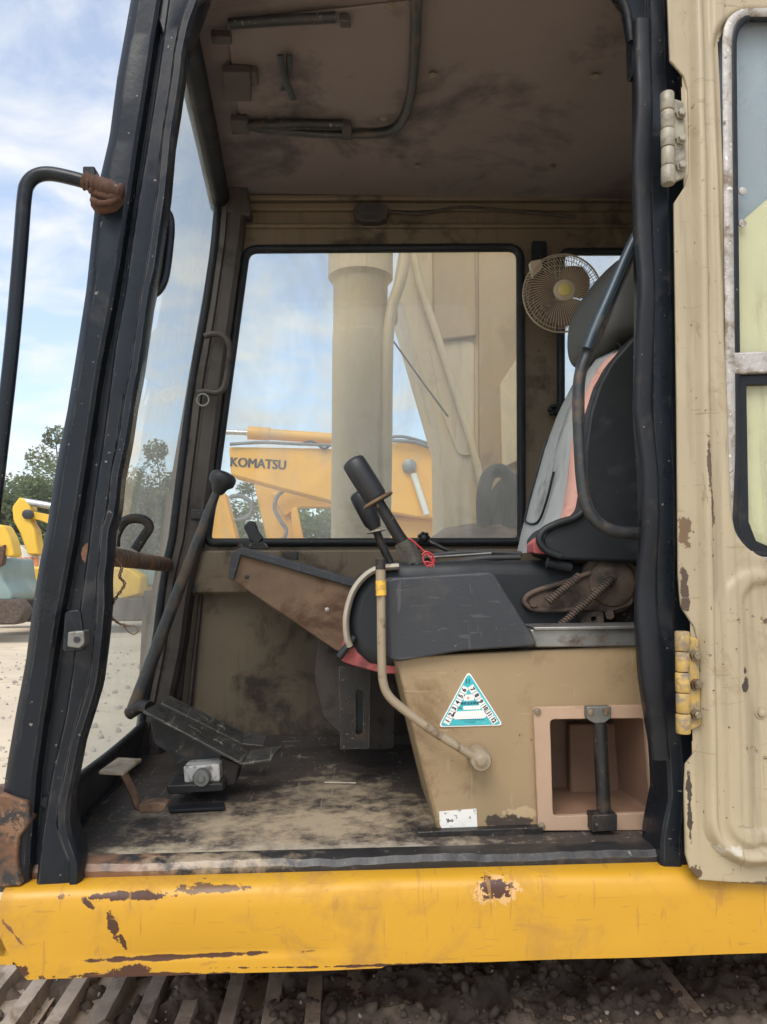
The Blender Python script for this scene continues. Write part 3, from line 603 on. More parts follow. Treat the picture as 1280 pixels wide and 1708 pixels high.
def hinge(us, v0, v1, m, mb):
    hg = None; n = 5; bm = bmesh.new()
    for k in range(n):
        a, b = v0+(v1-v0)*k/n, v0+(v1-v0)*(k+1)/n; u = us(.5*(a+b)); pa, pb_ = P(us(a), a, YD-.010), P(us(b), b, YD-.010)
        d = (pb_-pa); Ln = d.length; rr = .0125 if k % 2 == 0 else .0118
        add_lathe(bm, [(.0008, rr*.9), (.0025, rr), (Ln-.0025, rr), (Ln-.0008, rr*.9)], pa, d, 16)
    hg = from_bm('hinge', bm, m, door, smooth=True); hg.data.set_sharp_from_angle(angle=radians(40))
    slab('hinge_leaf', rpoly([(us(v0)+8, v0+8), (us(v0)+28, v0+14), (us(v1)+30, v1-14), (us(v1)+10, v1-4)], 6), YD-.006, .008, m, hg, bevel=.002)
    for t in (.24, .52, .81):
        v = v0+(v1-v0)*t; p = P(us(v)+21, v, YD-.006)
        lathe('hinge_bolt', [(-.013, .0055), (-.012, .0068), (-.005, .0068), (-.005, .0095), (-.002, .0105), (.004, .0105)], p, (.0, 1, 0), mb, hg, 6)
hinge(lambda v: 1113+(v-155)*.012, 155, 308, M['hinge'], M['hinge'])
hinge(lambda v: 1138+(v-1050)*.012, 1052, 1224, M['hinge_yellow'], M['bolt'])

# ================================================================== DECK BEAM
beam = thing('deck_beam', 'yellow steel deck beam with rust chips and a long dent under the cab', 'beam', (0, .15, -.165))
lf = []; xs = [-.645+i*.012 for i in range(240)]
for i, x in enumerate(xs):
    zt_, zb_ = -.020, -.164+(.004 if x > 0 else 0)
    cut = max(0, (-.600-x)/.045); zb2 = zb_+.075*cut**1.2 if cut > 0 else zb_
    dent = .0035*math.exp(-((x+.30)/.20)**4); wv = .0012*sin(x*9)+.0008*sin(x*23+1)
    zd = P(640+(x)*900, 1597, 0).z
    zd = -.135
    lf.append([(x, .34, zt_), (x, .045, zt_), (x, .022, zt_-.001), (x, .008, zt_-.006), (x, .001+wv, zt_-.018), (x, wv, zt_-.04), (x, wv, zd+.012), (x, dent+wv, zd+.003), (x, dent*.2+wv, zd-.003), (x, wv, zd-.010 if zd-.010 > zb2 else zb2+.001), (x, wv+.001, zb2), (x, .012, zb2-.004), (x, .34, zb2-.004)])
loft('beam_skin', lf, M['yellow'], beam, sharp=50)

# ================================================================== CONTROL BOX BESIDE THE SEAT
con = thing('control_console', 'tan control box with dark grey lid, open cubby and date sticker', 'console', (.30, .30, 0))
YB = .17
cub = [(918, 1200), (1074, 1200), (1090, 1240), (1090, 1358), (922, 1360)]
bx = slab('console_body', [(660, 1096), (1150, 1072), (1150, 1388), (730, 1388)], YB, .30, M['tan_box'], con, holes=[[(905, 1188), (1096, 1188), (1096, 1374), (908, 1376)]], bevel=.006)
# cubby: framed recess
fr_out = rpoly([(890, 1180), (1092, 1176), (1104, 1385), (898, 1386)], 8, 3); fr_in = rpoly([(918, 1200), (1076, 1198), (1088, 1356), (923, 1362)], 8, 3)
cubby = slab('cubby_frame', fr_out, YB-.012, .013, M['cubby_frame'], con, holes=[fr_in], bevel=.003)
bm = bmesh.new()
i0 = poly(fr_in, YB-.004); i1 = [Vector((p.x, YB+.19, p.z)) for p in i0]; i1 = [Vector((.5*(i0[0].x+i0[12].x)+(p.x-.5*(i0[0].x+i0[12].x))*.93, p.y, p.z)) for p in i1]
A = [bm.verts.new(p) for p in i0]; B = [bm.verts.new(p) for p in i1]
for k in range(len(A)): bm.faces.new([A[k], A[(k+1) % len(A)], B[(k+1) % len(A)], B[k]])
bm.faces.new(B)
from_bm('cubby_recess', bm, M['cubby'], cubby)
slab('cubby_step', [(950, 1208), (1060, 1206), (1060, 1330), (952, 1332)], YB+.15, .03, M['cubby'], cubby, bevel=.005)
post = tube('cubby_post', [P(1001, 1205, YB-.02), P(1003, 1260, YB-.02), P(1008, 1365, YB-.02)], .0135, M['dark_metal'], con, sm=0, ns=14)
slab('post_bracket', rpoly([(979, 1179), (1020, 1178), (1020, 1198), (1008, 1207), (992, 1207), (980, 1200)], 3), YB-.03, .02, M['grey_metal'], post, bevel=.002)
slab('post_foot', rpoly([(988, 1360), (1030, 1358), (1030, 1386), (988, 1388)], 2), YB-.04, .035, M['dark_metal'], post, bevel=.003)
for u, v in ((897, 1187), (904, 1378), (986, 1188), (1011, 1187)):
    lathe('frame_bolt', [(-.003, .003), (-.002, .0065), (.004, .0075)], P(u, v, YB-.014 if u < 950 else YB-.031), (0, 1, 0), M['bolt'], cubby, 8)
slab('console_flange', rpoly([(697, 1388), (905, 1380), (905, 1392), (700, 1397)], 2), YB-.02, .03, M['dark_metal'], con, bevel=.002)
# lid
slab('console_lid', rpoly([(646, 968), (656, 964), (818, 954), (826, 958), (896, 1072), (890, 1078), (770, 1086), (665, 1104), (650, 1100)], 5), YB-.02, .30, M['cover_grey'], con, bevel=.010, seg=4)
slab('console_rail', [(884, 1050), (1110, 1048), (1110, 1078), (894, 1080)], YB-.008, .05, M['grey_metal'], con, bevel=.003)
slab('console_rail_edge', [(890, 1046), (1110, 1043), (1110, 1049), (892, 1052)], YB-.016, .10, M['grey_metal'], con, bevel=.002)
# sticker
YS = YB-.0022
tri = rpoly([(782, 1119), (840, 1210), (731, 1213)], 9, 5)
stk = slab('inspection_sticker', tri, YS, .0022, M['label_white'], con, label='turquoise triangular inspection sticker with month numbers')
def inset(pts, f, c): return [(c[0]+(u-c[0])*f, c[1]+(v-c[1])*f) for u, v in pts]
cen = (784.3, 1181)
slab('sticker_field', inset(tri, .945, cen), YS-.0006, .0006, M['teal'], stk)
apex, bl, br = Vector((780.5, 1127)), Vector((738, 1206)), Vector((833, 1204))
def along(a, b, t): return a+(b-a)*t
for side, nums in ((0, ('1', '2', '3', '4', '5', '6')), (1, ('7', '8', '9', '10', '11', '12'))):
    a, b = (bl, apex) if side == 0 else (apex, br)
    nrm = Vector((-(b-a).y, (b-a).x)).normalized()
    if nrm.y < 0: nrm = -nrm
    inn = nrm if side == 0 else nrm
    s0, s1 = (.02, .80) if side == 0 else (.18, .98)
    cpoly = [along(a, b, s0)+inn*1.0, along(a, b, s1)+inn*1.0, along(a, b, s1)+inn*11.5, along(a, b, s0)+inn*11.5]
    slab('month_strip', [tuple(p) for p in cpoly], YS-.0010, .0004, M['label_white'], stk)
    xd = P(*(b if side == 1 else b), YS)-P(*a, YS)
    for k, s in enumerate(nums):
        t = s0+(s1-s0)*(k+.5)/6; c = along(a, b, t)+inn*6.2
        o3 = P(c.x, c.y, YS-.0016); xv = Vector((xd.x, 0, xd.z)).normalized(); zv = Vector((0, -1, 0)).cross(xv)*-1
        zv = Vector((-xv.z, 0, xv.x))
        if side == 0:      # digits read upright, tilted along the edge
            xv2, zv2 = xv, zv
        else: xv2, zv2 = xv, zv
        text_mesh('month_number', s, .0125, o3, xv2, zv2, M['ink'], stk, bold=.00035, squash=.95 if len(s) == 1 else .8)
        if k:
            t = s0+(s1-s0)*k/6; q0, q1 = along(a, b, t)+inn*1, along(a, b, t)+inn*11.5; e = (b-a).normalized()*.35
            slab('month_divider', [tuple(q0-e), tuple(q0+e), tuple(q1+e), tuple(q1-e)], YS-.0013, .0003, M['ink_teal'], stk)
text_mesh('year_number', '11', .0125, P(780.5, 1136.5, YS-.0014), (1, 0, 0), (0, 0, 1), M['ink_teal'], stk, bold=.0004, squash=.9)
slab('number_field', rpoly([(773, 1178), (802, 1176.5), (802, 1183), (773, 1184)], 1), YS-.0010, .0004, M['label_white'], stk)
slab('name_field', rpoly([(755, 1191), (759, 1187), (809, 1184.5), (813, 1189), (811, 1196), (807, 1198), (759, 1200), (755, 1196)], 2), YS-.0010, .0004, M['label_white'], stk)
slab('emblem_field', [(774, 1159), (791, 1158), (791, 1168), (774, 1169)], YS-.0010, .0004, M['label_white'], stk)
lathe('emblem', [(-.0003, .0028), (0, .0028)], P(781, 1164, YS-.0012), (0, 1, 0), M['seat_pink'], stk, 12)
text_mesh('sticker_text', '特定自主検査', .0062, P(784, 1173, YS-.0012), (1, 0, .03), (-.03, 0, 1), M['ink_teal'], stk, bold=.0001)
text_mesh('sticker_text', 'NO.', .0058, P(767, 1181, YS-.0012), (1, 0, .03), (-.03, 0, 1), M['ink_teal'], stk)
for v, u0, u1, s in ((1199.5, 768, 810, 12), (1203.5, 776, 794, 5)):
    for k in range(s):
        u = u0+(u1-u0)*k/s; slab('small_print', [(u, v), (u+1.8, v), (u+1.8, v+2), (u, v+2)], YS-.0010, .0004, M['ink_teal'], stk)
slab('paper_label', rpoly([(733, 1354), (795, 1349), (797, 1384), (741, 1388), (734, 1376)], 1), YB-.0018, .0018, M['label_worn'], con, label='torn white paper label at the foot of the box')
# safety lever
lev = tube('safety_lever', [P(u, v, YB-.045) for u, v in [(635, 936), (636, 1000), (637, 1100), (640, 1140), (650, 1162), (672, 1182), (720, 1218), (765, 1246), (800, 1268)]], .0085, M['lever_tan'], con, sm=5, ns=12)
lathe('lever_boss', [(-.012, .006), (-.011, .009), (-.009, .011), (-.008, .0185), (-.004, .021), (.04, .021)], P(802, 1268, YB-.045), (0, 1, 0), M['lever_tan'], lev, 20)
tube('lever_grip', [P(635, 932, YB-.045), P(635, 950, YB-.045)], .0098, M['dark_metal'], lev, sm=0, ns=12)
tube('lever_tape', [P(635, 944, YB-.045), P(635.5, 972, YB-.045)], .0096, M['lever_tan'], lev, sm=0, ns=12)
tube('lever_tape', [P(635.5, 968, YB-.045), P(636, 993, YB-.045)], .0102, M['yellow_tape'], lev, sm=0, ns=12)
# joystick on the box
def dirv(a, b): return (b-a).normalized()
YJ = .33
a, b = P(588, 768, YJ), P(632, 838, YJ)
jy = lathe('joystick', [(-.004, .012), (0, .022), (.006, .0265), (.03, .0272), ((b-a).length-.016, .0265), ((b-a).length-.004, .022), ((b-a).length, .018)], a, b-a, M['handle_black'], con, 20, label='black cylindrical joystick grip on a bent rusty shaft')
dd = dirv(a, b); e = P(630, 833, YJ)
lathe('joystick_flange', [(0, .012), (.001, .030), (.003, .036), (.007, .037), (.009, .034), (.010, .014)], e-dd*.003, P(700, 955, YJ)-e, M['rust_panel'], jy, 24)
tube('joystick_shaft', [P(u, v, YJ) for u, v in [(630, 835), (645, 860), (664, 892), (680, 915), (692, 935)]], [.0125, .0155], M['dark_metal'], jy, sm=5, ns=12)
tube('joystick_sleeve', [P(673, 903, YJ), P(690, 938, YJ)], .0215, M['clear_sleeve'], jy, sm=0, ns=16)
tube('joystick_socket', [P(688, 930, YJ), P(705, 962, YJ)], .0165, M['grey_metal'], jy, sm=0, ns=6)
tube('wire', [P(u, v, YJ-.02) for u, v in [(682, 898), (690, 903), (700, 912), (709, 921), (716, 928), (722, 938), (712, 944), (706, 930), (716, 923), (725, 934), (720, 946), (712, 936)]], .0022, M['red_wire'], jy, sm=6, ns=6)
tube('wire', [P(u, v, YJ-.022) for u, v in [(704, 926), (712, 920), (724, 930), (717, 948), (709, 938), (721, 940), (728, 953), (742, 958)]], .0019, M['red_wire'], jy, sm=6, ns=6)

# ================================================================== FAR CONSOLE with second joystick
fc = thing('far_console', 'rusty brown sloping console with dark top along the far cab wall', 'console', (-.2, .72, 0))
YR = .60
slab('console_side', [(398, 924), (590, 975), (660, 990), (660, 1110), (560, 1085), (388, 968)], YR, .016, M['rust_panel'], fc, bevel=.003)
prism('console_top', [P(386, 922, YR-.012), P(404, 912, YR-.012), P(600, 968, YR-.012), P(600, 983, YR-.012), P(402, 926, YR-.012), P(390, 968, YR-.012), P(380, 964, YR-.012)], (0, .27, 0), M['cover_grey'], fc, bevel=.003)
slab('console_end', [(384, 930), (398, 924), (390, 968), (380, 964)], YR+.25, .016, M['rust_panel'], fc)
slab('console_back', [(398, 934), (640, 975), (640, 1100), (560, 1080), (392, 966)], YR+.2, .014, M['rust_panel'], fc)
slab('console_gusset', rpoly([(532, 1058), (660, 1078), (660, 1250), (600, 1252), (540, 1200), (524, 1130)], 12), YR+.05, .012, M['brown_trim'], fc, bevel=.003)
ps = slab('console_post', rpoly([(566, 1112), (618, 1112), (616, 1248), (568, 1250)], 2), .50, .02, M['dark_metal'], fc, bevel=.003, holes=[rrect(593, 1150, 606, 1226, 6)])
slab('post_backing', [(588, 1144), (612, 1144), (612, 1232), (588, 1232)], .53, .01, M['ink'], ps)
lathe('console_rivet', [(-.003, .002), (0, .006), (.003, .006)], P(546, 1017, YR-.001), (0, 1, 0), M['alu'], fc, 10)
lathe('console_rivet', [(-.001, .004), (0, .006), (.003, .006)], P(412, 962, YR-.001), (0, 1, 0), M['ink'], fc, 10)
sw = prism('switch_lever', [P(u, v, .74) for u, v in rpoly([(406, 878), (416, 868), (426, 870), (430, 884), (440, 898), (430, 908), (418, 904)], 4)], (0, .03, 0), M['handle_black'], fc, bevel=.004, label='small black switch lever on the console top')
slab('switch_base', rpoly([(398, 905), (440, 905), (446, 914), (396, 914)], 2), .72, .06, M['dark_metal'], fc, bevel=.002)
slab('switch_base', rpoly([(474, 921), (496, 919), (497, 934), (476, 930)], 2), .66, .05, M['dark_metal'], fc, bevel=.002)
YK = .66
a, b = P(597, 822, YK), P(627, 882, YK)
j2 = lathe('joystick', [(-.004, .010), (0, .020), (.006, .0245), (.03, .0255), ((b-a).length-.02, .0235), ((b-a).length, .015)], a, b-a, M['handle_black'], fc, 18, label='smaller black joystick grip behind, with cream flange')
lathe('joystick_flange', [(0, .010), (.001, .026), (.005, .029), (.008, .012)], P(627, 884, YK), b-a+Vector((-.02, 0, -.03)), M['piping'], j2, 20)
tube('joystick_shaft', [P(u, v, YK) for u, v in [(628, 886), (640, 915), (652, 940), (660, 960)]], .011, M['dark_metal'], j2, sm=4, ns=10)

# ================================================================== CABLES ON THE LEDGE
def cable(pts, Y, r, m, label):
    o = tube('cable', [P(u, v, Y) for u, v in pts], r, m, None, sm=6, ns=8); tag(o, label, 'cable', None); return o
cable([(640, 950), (680, 940), (730, 926), (800, 921), (870, 924)], .52, .0065, M['hose'], 'black cable running along the ledge behind the joystick')
cable([(690, 962), (740, 944), (800, 932), (868, 930)], .46, .0075, M['hose'], 'thick black hose along the dark plate beside the seat')
cable([(716, 930), (760, 927), (820, 923)], .50, .0035, M['grey_metal'], 'thin grey rod lying over the black cables')
cl = thing('clamp_knob', 'small black knob on a dark rod below the far window', 'knob', P(707, 896, .80))
bm = bmesh.new(); pc = P(707, 897, .80)
for k in range(7):
    a = 2*pi*k/7; add_lathe(bm, [(-.012, .004), (-.008, .007), (.008, .007), (.012, .004)], pc+Vector((.011*cos(a), 0, .011*sin(a))), (0, 1, 0), 8)
add_lathe(bm, [(-.012, .013), (.012, .013)], pc, (0, 1, 0), 12)
from_bm('knob_head', bm, M['handle_black'], cl, smooth=True)
tube('knob_rod', [pc, P(740, 915, .78), P(765, 922, .76)], .006, M['dark_metal'], cl, sm=4, ns=8)

# ================================================================== SEAT
seat = thing('operator_seat', 'worn black and grey operator seat with pink piping on a rusty base', 'seat', (.45, .5, 0))
YN, YFS = .30, .74
cprof = [(660, 938), (630, 945), (604, 962), (586, 990), (577, 1030), (580, 1065), (592, 1092), (615, 1112), (660, 1118), (1000, 1110), (1000, 940), (800, 934)]
cs = slab('seat_cushion', cprof, YN, YFS-YN, M['seat_black'], seat, bevel=.03, seg=4)
tube('cushion_piping', [P(u, v, YN-.004) for u, v in [(665, 945), (630, 949), (606, 964), (588, 990), (578, 1028), (579, 1062), (584, 1078)]], .015, M['piping'], cs, sm=5, ns=10, flat=(1.3, .5))
slab('cushion_underside', rpoly([(572, 1085), (592, 1078), (620, 1100), (690, 1104), (700, 1124), (640, 1124), (588, 1110), (568, 1102)], 6), YN+.012, YFS-YN, M['seat_red'], cs, bevel=.012, seg=3)
tube('cushion_strap', [P(u, v, YN-.002) for u, v in [(592, 1062), (578, 1080), (566, 1096)]], .008, M['seat_black'], cs, sm=4, ns=8)
# backrest by sections: far edge, front bulge, near edge, black side
NE = [(1052, 575), (1022, 595), (1000, 630), (978, 680), (968, 740), (962, 800), (955, 845), (945, 880), (925, 915)]
FE = [(1000, 575), (985, 600), (962, 640), (936, 690), (912, 750), (897, 800), (884, 845), (873, 885), (866, 922)]
def bsec(v, f0, f1, y0, y1, n, bulge):
    xn = P(lerp_line([(a, b) for a, b in NE], v), v, YN).x; zn = P(960, v, YN).z
    vf = v; q = P(lerp_line(FE, vf), vf, YFS)
    return xn, zn, q
secs_g = []; secs_p = []; secs_s = []
for i in range(21):
    v = 575+(922-575)*i/20
    pn = P(lerp_line(NE, v), v, YN); pf = P(lerp_line(FE, v), v, YFS)
    row = []
    for k in range(13):
        t = k/12; p = pf.lerp(pn+Vector((0, .05, 0)), t); bul = -.030*sin(pi*t)**.7*(1 if i else .5)+(.022*math.exp(-((t-.5)/.22)**2))
        row.append(p+Vector((bul, 0, 0)))
    row += [row[-1]+Vector((.10, 0, 0)), row[0]+Vector((.10, 0, 0))]
    secs_g.append(row)
    a = pn+Vector((-.006, .052, 0)); b = pn+Vector((.012, .0, 0))
    secs_p.append([a, a.lerp(b, .35)+Vector((-.010, -.004, 0)), a.lerp(b, .7)+Vector((-.008, -.006, 0)), b, b+Vector((.03, .01, 0)), a+Vector((.03, .01, 0))])
br_ = loft('backrest', secs_g, M['seat_grey'], seat, sharp=60)
loft('backrest_piping', secs_p, M['seat_pink'], seat, sharp=60)
tube('stitch_line', [secs_g[k][t]+Vector((-.003, 0, 0)) for k, t in ((9, 2), (12, 2), (16, 2), (17, 3), (17, 6), (15, 8), (12, 9))], .003, M['seat_black'], br_, sm=4, ns=6)
slab('backrest_side', rpoly([(1062, 556), (1020, 604), (1000, 640), (984, 690), (976, 750), (975, 810), (968, 850), (948, 872), (920, 880), (905, 900), (915, 925), (940, 934), (1130, 940), (1130, 540)], 10), YN-.035, .16, M['seat_black'], seat, bevel=.016, seg=3)
tube('skirt_piping', [P(u, v, YN-.04) for u, v in [(985, 838), (962, 862), (930, 873), (906, 886), (900, 902), (912, 918), (935, 928)]], .008, M['seat_black'], seat, sm=5, ns=8)
slab('skirt_edge', rpoly([(890, 906), (904, 894), (903, 910), (918, 925), (890, 922)], 3), YN-.02, .06, M['seat_red'], seat, bevel=.004)
# headrest
hpr = [(1120, 430), (1060, 434), (1020, 446), (990, 474), (968, 510), (961, 550), (966, 590), (985, 606), (1030, 598), (1130, 580)]
hpts = smooth_path([P(u, v, .50) for u, v in hpr], 4, True)
c0 = sum(hpts, Vector())/len(hpts); secs = []
for k in range(15):
    a = -pi/2+pi*k/14; sc_ = .25+.75*max(0, cos(a))**.45; yy = .50+.155*sin(a)
    secs.append([Vector((c0.x+(p.x-c0.x)*sc_, yy, c0.z+(p.z-c0.z)*sc_)) for p in hpts])
hr = loft('headrest', secs, M['headrest'], seat, sharp=70)
tube('headrest_seam', [P(u, v, .385) for u, v in [(1058, 462), (1032, 500), (1018, 545), (1030, 570), (1042, 585)]], .003, M['seat_black'], hr, sm=5, ns=6)
# side guard tube
gt = tube('guard_tube', [P(u, v, .14) for u, v in [(1086, 352), (1052, 425), (1024, 490), (998, 552), (978, 595), (968, 625), (965, 670), (967, 740), (971, 800), (978, 840), (994, 868), (1020, 884), (1050, 889), (1090, 890)]], .0125, M['tube_grey'], seat, sm=6, ns=12, flat=(1, 1.0))
tube('guard_strip', [P(u, v, .127) for u, v in [(1082, 352), (1049, 418), (1020, 484), (992, 548), (979, 582)]], .0105, M['blue_steel'], gt, sm=3, ns=8)
# base and suspension
slab('base_plate', rpoly([(690, 950), (740, 938), (1100, 932), (1100, 1060), (880, 1060), (820, 960), (700, 968)], 6), YN+.03, .02, M['dark_metal'], seat, bevel=.003)
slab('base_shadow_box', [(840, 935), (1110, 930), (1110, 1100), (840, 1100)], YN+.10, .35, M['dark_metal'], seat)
arm = slab('recliner_arm', rpoly([(874, 1000), (892, 988), (985, 952), (1030, 950), (1058, 975), (1058, 1010), (1020, 1022), (890, 1018), (876, 1012)], 9), YN-.01, .018, M['dirty_rust'], seat, bevel=.004)
tube('arm_rim', [P(u, v, YN-.012) for u, v in [(985, 1016), (930, 1018), (892, 1017), (876, 1006), (880, 994), (900, 984), (940, 972), (985, 955)]], .006, M['dirty_rust'], arm, sm=4, ns=8)
lathe('recliner_disc', [(-.022, .010), (-.020, .034), (-.014, .050), (-.006, .054), (-.004, .066), (.01, .068)], P(1018, 972, YN), (0, 1, 0), M['dirty_rust'], seat, 28)
tube('recliner_knob', [P(913, 938, YN-.02), P(952, 948, YN-.02)], .0125, M['rubber'], seat, sm=0, ns=12)
for (u0, v0, u1, v1, rr, nt_) in ((932, 1046, 1026, 962, .0085, 26), (915, 1004, 968, 960, .0095, 14)):
    a, b = P(u0, v0, YN-.035), P(u1, v1, YN-.035); ax = (b-a).normalized(); q1 = ax.orthogonal().normalized(); q2 = ax.cross(q1)
    tube('spring', [a+(b-a)*k/(nt_*8)+(q1*cos(2*pi*k/8)+q2*sin(2*pi*k/8))*rr*.8 for k in range(nt_*8+1)], .0026, M['dirty_rust'], seat, sm=0, ns=5)
    tube('spring_core', [a, b], rr*.72, M['dirty_rust'], seat, sm=0, ns=8)
slab('seat_bracket', rpoly([(968, 1022), (1006, 1020), (1008, 1040), (996, 1046), (976, 1046), (968, 1036)], 4), YN-.02, .02, M['dirty_rust'], seat, bevel=.003, holes=[rrect(986, 1028, 996, 1037, 4, 3)])
lathe('base_bolt', [(-.012, .009), (.01, .009)], P(888, 1006, YN-.01), (0, 1, 0), M['dirty_rust'], seat, 6)
lathe('base_bolt', [(-.012, .010), (.01, .010)], P(1017, 1024, YN-.01), (.3, 1, .2), M['dirty_rust'], seat, 6)

# ================================================================== FAN
YFN = .77
fc_ = P(938, 489, YFN); R0 = P(1002, 489, YFN).x-fc_.x
fan = thing('electric_fan', 'small cab fan with wire cage, brown blades and yellow hub cap', 'fan', fc_-Vector((0, 0, R0)))
fd = Vector((-.10, -1, -.08)).normalized(); fu = Vector((1, 0, 0)); fu = (fu-fd*fu.dot(fd)).normalized(); fv = fd.cross(fu)
def fp_(r, a, d): return fc_+(fu*cos(a)+fv*sin(a))*r+fd*d
bm = bmesh.new(); nw = 72
for k in range(nw):
    a = 2*pi*k/nw
    add_tube(bm, [fp_(R0*.25, a, .030), fp_(R0*.55, a+.10, .030), fp_(R0*.85, a+.2, .022), fp_(R0*.985, a+.25, .004)], .0009, 4)
for r, d, th in ((R0, 0, .0020), (R0*.93, .014, .0008)):
    add_tube(bm, [fp_(r, 2*pi*k/48, d) for k in range(48)], th, 6, True)
from_bm('front_cage', bm, M['fan_wire'], fan, smooth=True)
bm = bmesh.new()
for k in range(36):
    a = 2*pi*k/36; add_tube(bm, [fp_(R0*.2, a, -.045), fp_(R0*.7, a, -.042), fp_(R0*.93, a, -.028), fp_(R0*.99, a, -.002)], .0008, 4)
for r, d in ((R0*.35, -.045), (R0*.52, -.044), (R0*.68, -.042), (R0*.82, -.036), (R0*.93, -.028), (R0*.985, -.014)):
    add_tube(bm, [fp_(r, 2*pi*k/40, d) for k in range(40)], .0009, 5, True)
from_bm('rear_cage', bm, M['fan_wire'], fan, smooth=True)
for kb in range(3):
    a0 = radians(42)+kb*2*pi/3; bm = bmesh.new(); rows = []
    for i in range(9):
        t = i/8; r = R0*(.18+.66*t); wd = radians(20+34*sin(pi*min(1, t*.75+.2)))*(1 if t < .85 else .75 if t < 1 else .45)
        rows.append([bm.verts.new(fp_(r, a0+wd*(s/4-1), -.010+.013*(s/4-1)*(1-t*.4))) for s in range(9)])
    for i in range(8):
        for s in range(8): bm.faces.new([rows[i][s], rows[i][s+1], rows[i+1][s+1], rows[i+1][s]])
    ob = from_bm('fan_blade', bm, M['fan_blade'], fan, smooth=True); sm_ = ob.modifiers.new('thick', 'SOLIDIFY'); sm_.thickness = .0018
hubp = lathe('fan_hub', [(-.03, .018), (.024, .020), (.026, R0*.27), (.032, R0*.27), (.035, R0*.23), (.036, R0*.17)], fc_, fd, M['fan_wire'], fan, 28)
lathe('hub_cap', [(.034, R0*.16), (.039, R0*.155), (.041, R0*.12)], fc_, fd, M['fan_hub'], hubp, 24)
lathe('fan_motor', [(-.10, .022), (-.09, .030), (-.045, .033), (-.03, .02)], fc_, fd, M['brown_trim'], fan, 20)
tube('fan_bracket', [fc_-fd*.08, fc_+Vector((-.03, .10, .03)), P(900, 430, W-.01)], .010, M['dark_metal'], fan, sm=5, ns=8)
slab('fan_clip', rpoly([(884, 436), (902, 432), (906, 446), (890, 462)], 3), YFN-.01, .02, M['fan_wire'], fan, bevel=.002)
kn = thing('wing_knob', 'tiny black wing knob on the far wall beside the seat back', 'knob', P(924, 684, W-.02))
bm = bmesh.new()
for k in range(6):
    a = 2*pi*k/6; add_lathe(bm, [(-.015, .004), (0, .009), (.012, .005)], P(924, 684, W-.03)+Vector((.011*cos(a), 0, .011*sin(a))), (0, 1, 0), 8)
from_bm('knob_head', bm, M['rubber'], kn, smooth=True)
tube('knob_stem', [P(924, 684, W-.03), P(924, 684, W+.002)], .006, M['dark_metal'], kn, sm=0, ns=8)

# ================================================================== PEDALS AND LEVERS ON THE FLOOR
ped = thing('travel_pedals', 'pair of long black slotted travel pedals with white pivot block', 'pedals', (-.35, .42, 0))
def plate(name, near, far, th, m, parent, slots=()):
    """bent strip between two polylines of world points"""
    bm = bmesh.new(); n = len(near); hs = []
    for i in range(n-1):
        a, b, c, d = near[i], near[i+1], far[i+1], far[i]; nz = (b-a).cross(d-a).normalized()
        if nz.z < 0: nz = -nz
        hl_ = []
        for (s0, s1, t0, t1) in (slots if i == 0 else ()):
            q = [(a.lerp(b, s)).lerp(d.lerp(c, s), t) for s, t in rrect(s0, t0, s1, t1, min(s1-s0, t1-t0)*.45, 4)]
            hl_.append([p-(p-a).dot(nz)*nz for p in q])
        c2 = c-(c-a).dot(nz)*nz; d2 = d-(d-a).dot(nz)*nz
        add_prism(bm, [a, b, c2, d2], -nz*th, hl_)
    return from_bm(name, bm, m, parent, bevel=.0015)
plate('pedal_plate', [P(240, 1185, .42), P(405, 1273, .40), P(452, 1266, .42)], [P(264, 1172, .50), P(418, 1250, .48), P(470, 1245, .50)], .006, M['worn_steel'], ped, slots=((.40, .52, .32, .60), (.64, .76, .32, .60)))
plate('pedal_plate', [P(270, 1172, .54), P(405, 1240, .54), P(440, 1243, .54)], [P(284, 1160, .62), P(408, 1222, .62), P(446, 1228, .62)], .006, M['worn_steel'], ped, slots=((.42, .54, .32, .62), (.64, .76, .32, .62)))
slab('pedal_web', rpoly([(250, 1196), (395, 1272), (372, 1300), (300, 1290), (290, 1262), (258, 1240)], 6), .46, .05, M['sill'], ped, bevel=.004)
slab('pedal_stem', [(365, 1262), (400, 1275), (392, 1310), (372, 1312)], .44, .08, M['dark_metal'], ped, bevel=.003)
pv = slab('pivot_block', rpoly([(306, 1279), (366, 1275), (367, 1304), (308, 1306)], 3), .40, .09, M['white_worn'], ped, bevel=.003)
lathe('pivot_roller', [(-.02, .003), (-.02, .007), (-.016, .009), (-.016, .0165), (-.012, .0195), (.01, .0195)], P(338, 1296, .395), (0, 1, 0), M['grey_metal'], pv, 22)
slab('pedal_base', rpoly([(277, 1310), (372, 1306), (374, 1320), (280, 1326)], 5), .385, .16, M['dark_metal'], ped, bevel=.003)
fpd = thing('foot_pedal', 'small bent foot pedal with worn pale pad beside the front pillar', 'pedal', PZ(250, 1352, 0))
plate('pedal_pad', [P(165, 1286, .22), P(206, 1288, .22)], [P(197, 1263, .34), P(237, 1263, .34)], .007, M['wood'], fpd)
tube('pedal_arm', [P(u, v, yy) for u, v, yy in [(204, 1284, .26), (214, 1305, .26), (224, 1326, .26), (231, 1344, .26), (246, 1349, .26)]], .0115, M['rust_panel'], fpd, sm=4, ns=8, flat=(1.5, .55))
slab('pedal_foot', rpoly([(230, 1342), (262, 1338), (279, 1342), (272, 1355), (232, 1357)], 4), .24, .035, M['rust_panel'], fpd, bevel=.003)
sp = [PZ(u, v, .003) for u, v in [(280, 1348), (374, 1342), (376, 1351), (284, 1356)]]
o = prism('slot_shade_strip', sp, (0, 0, .006), M['rubber'], None, bevel=.001); tag(o, 'thin black strip standing in for a dark slot in the floor beside the foot pedal', 'strip')  # black strip stands in for the shade inside a floor slot
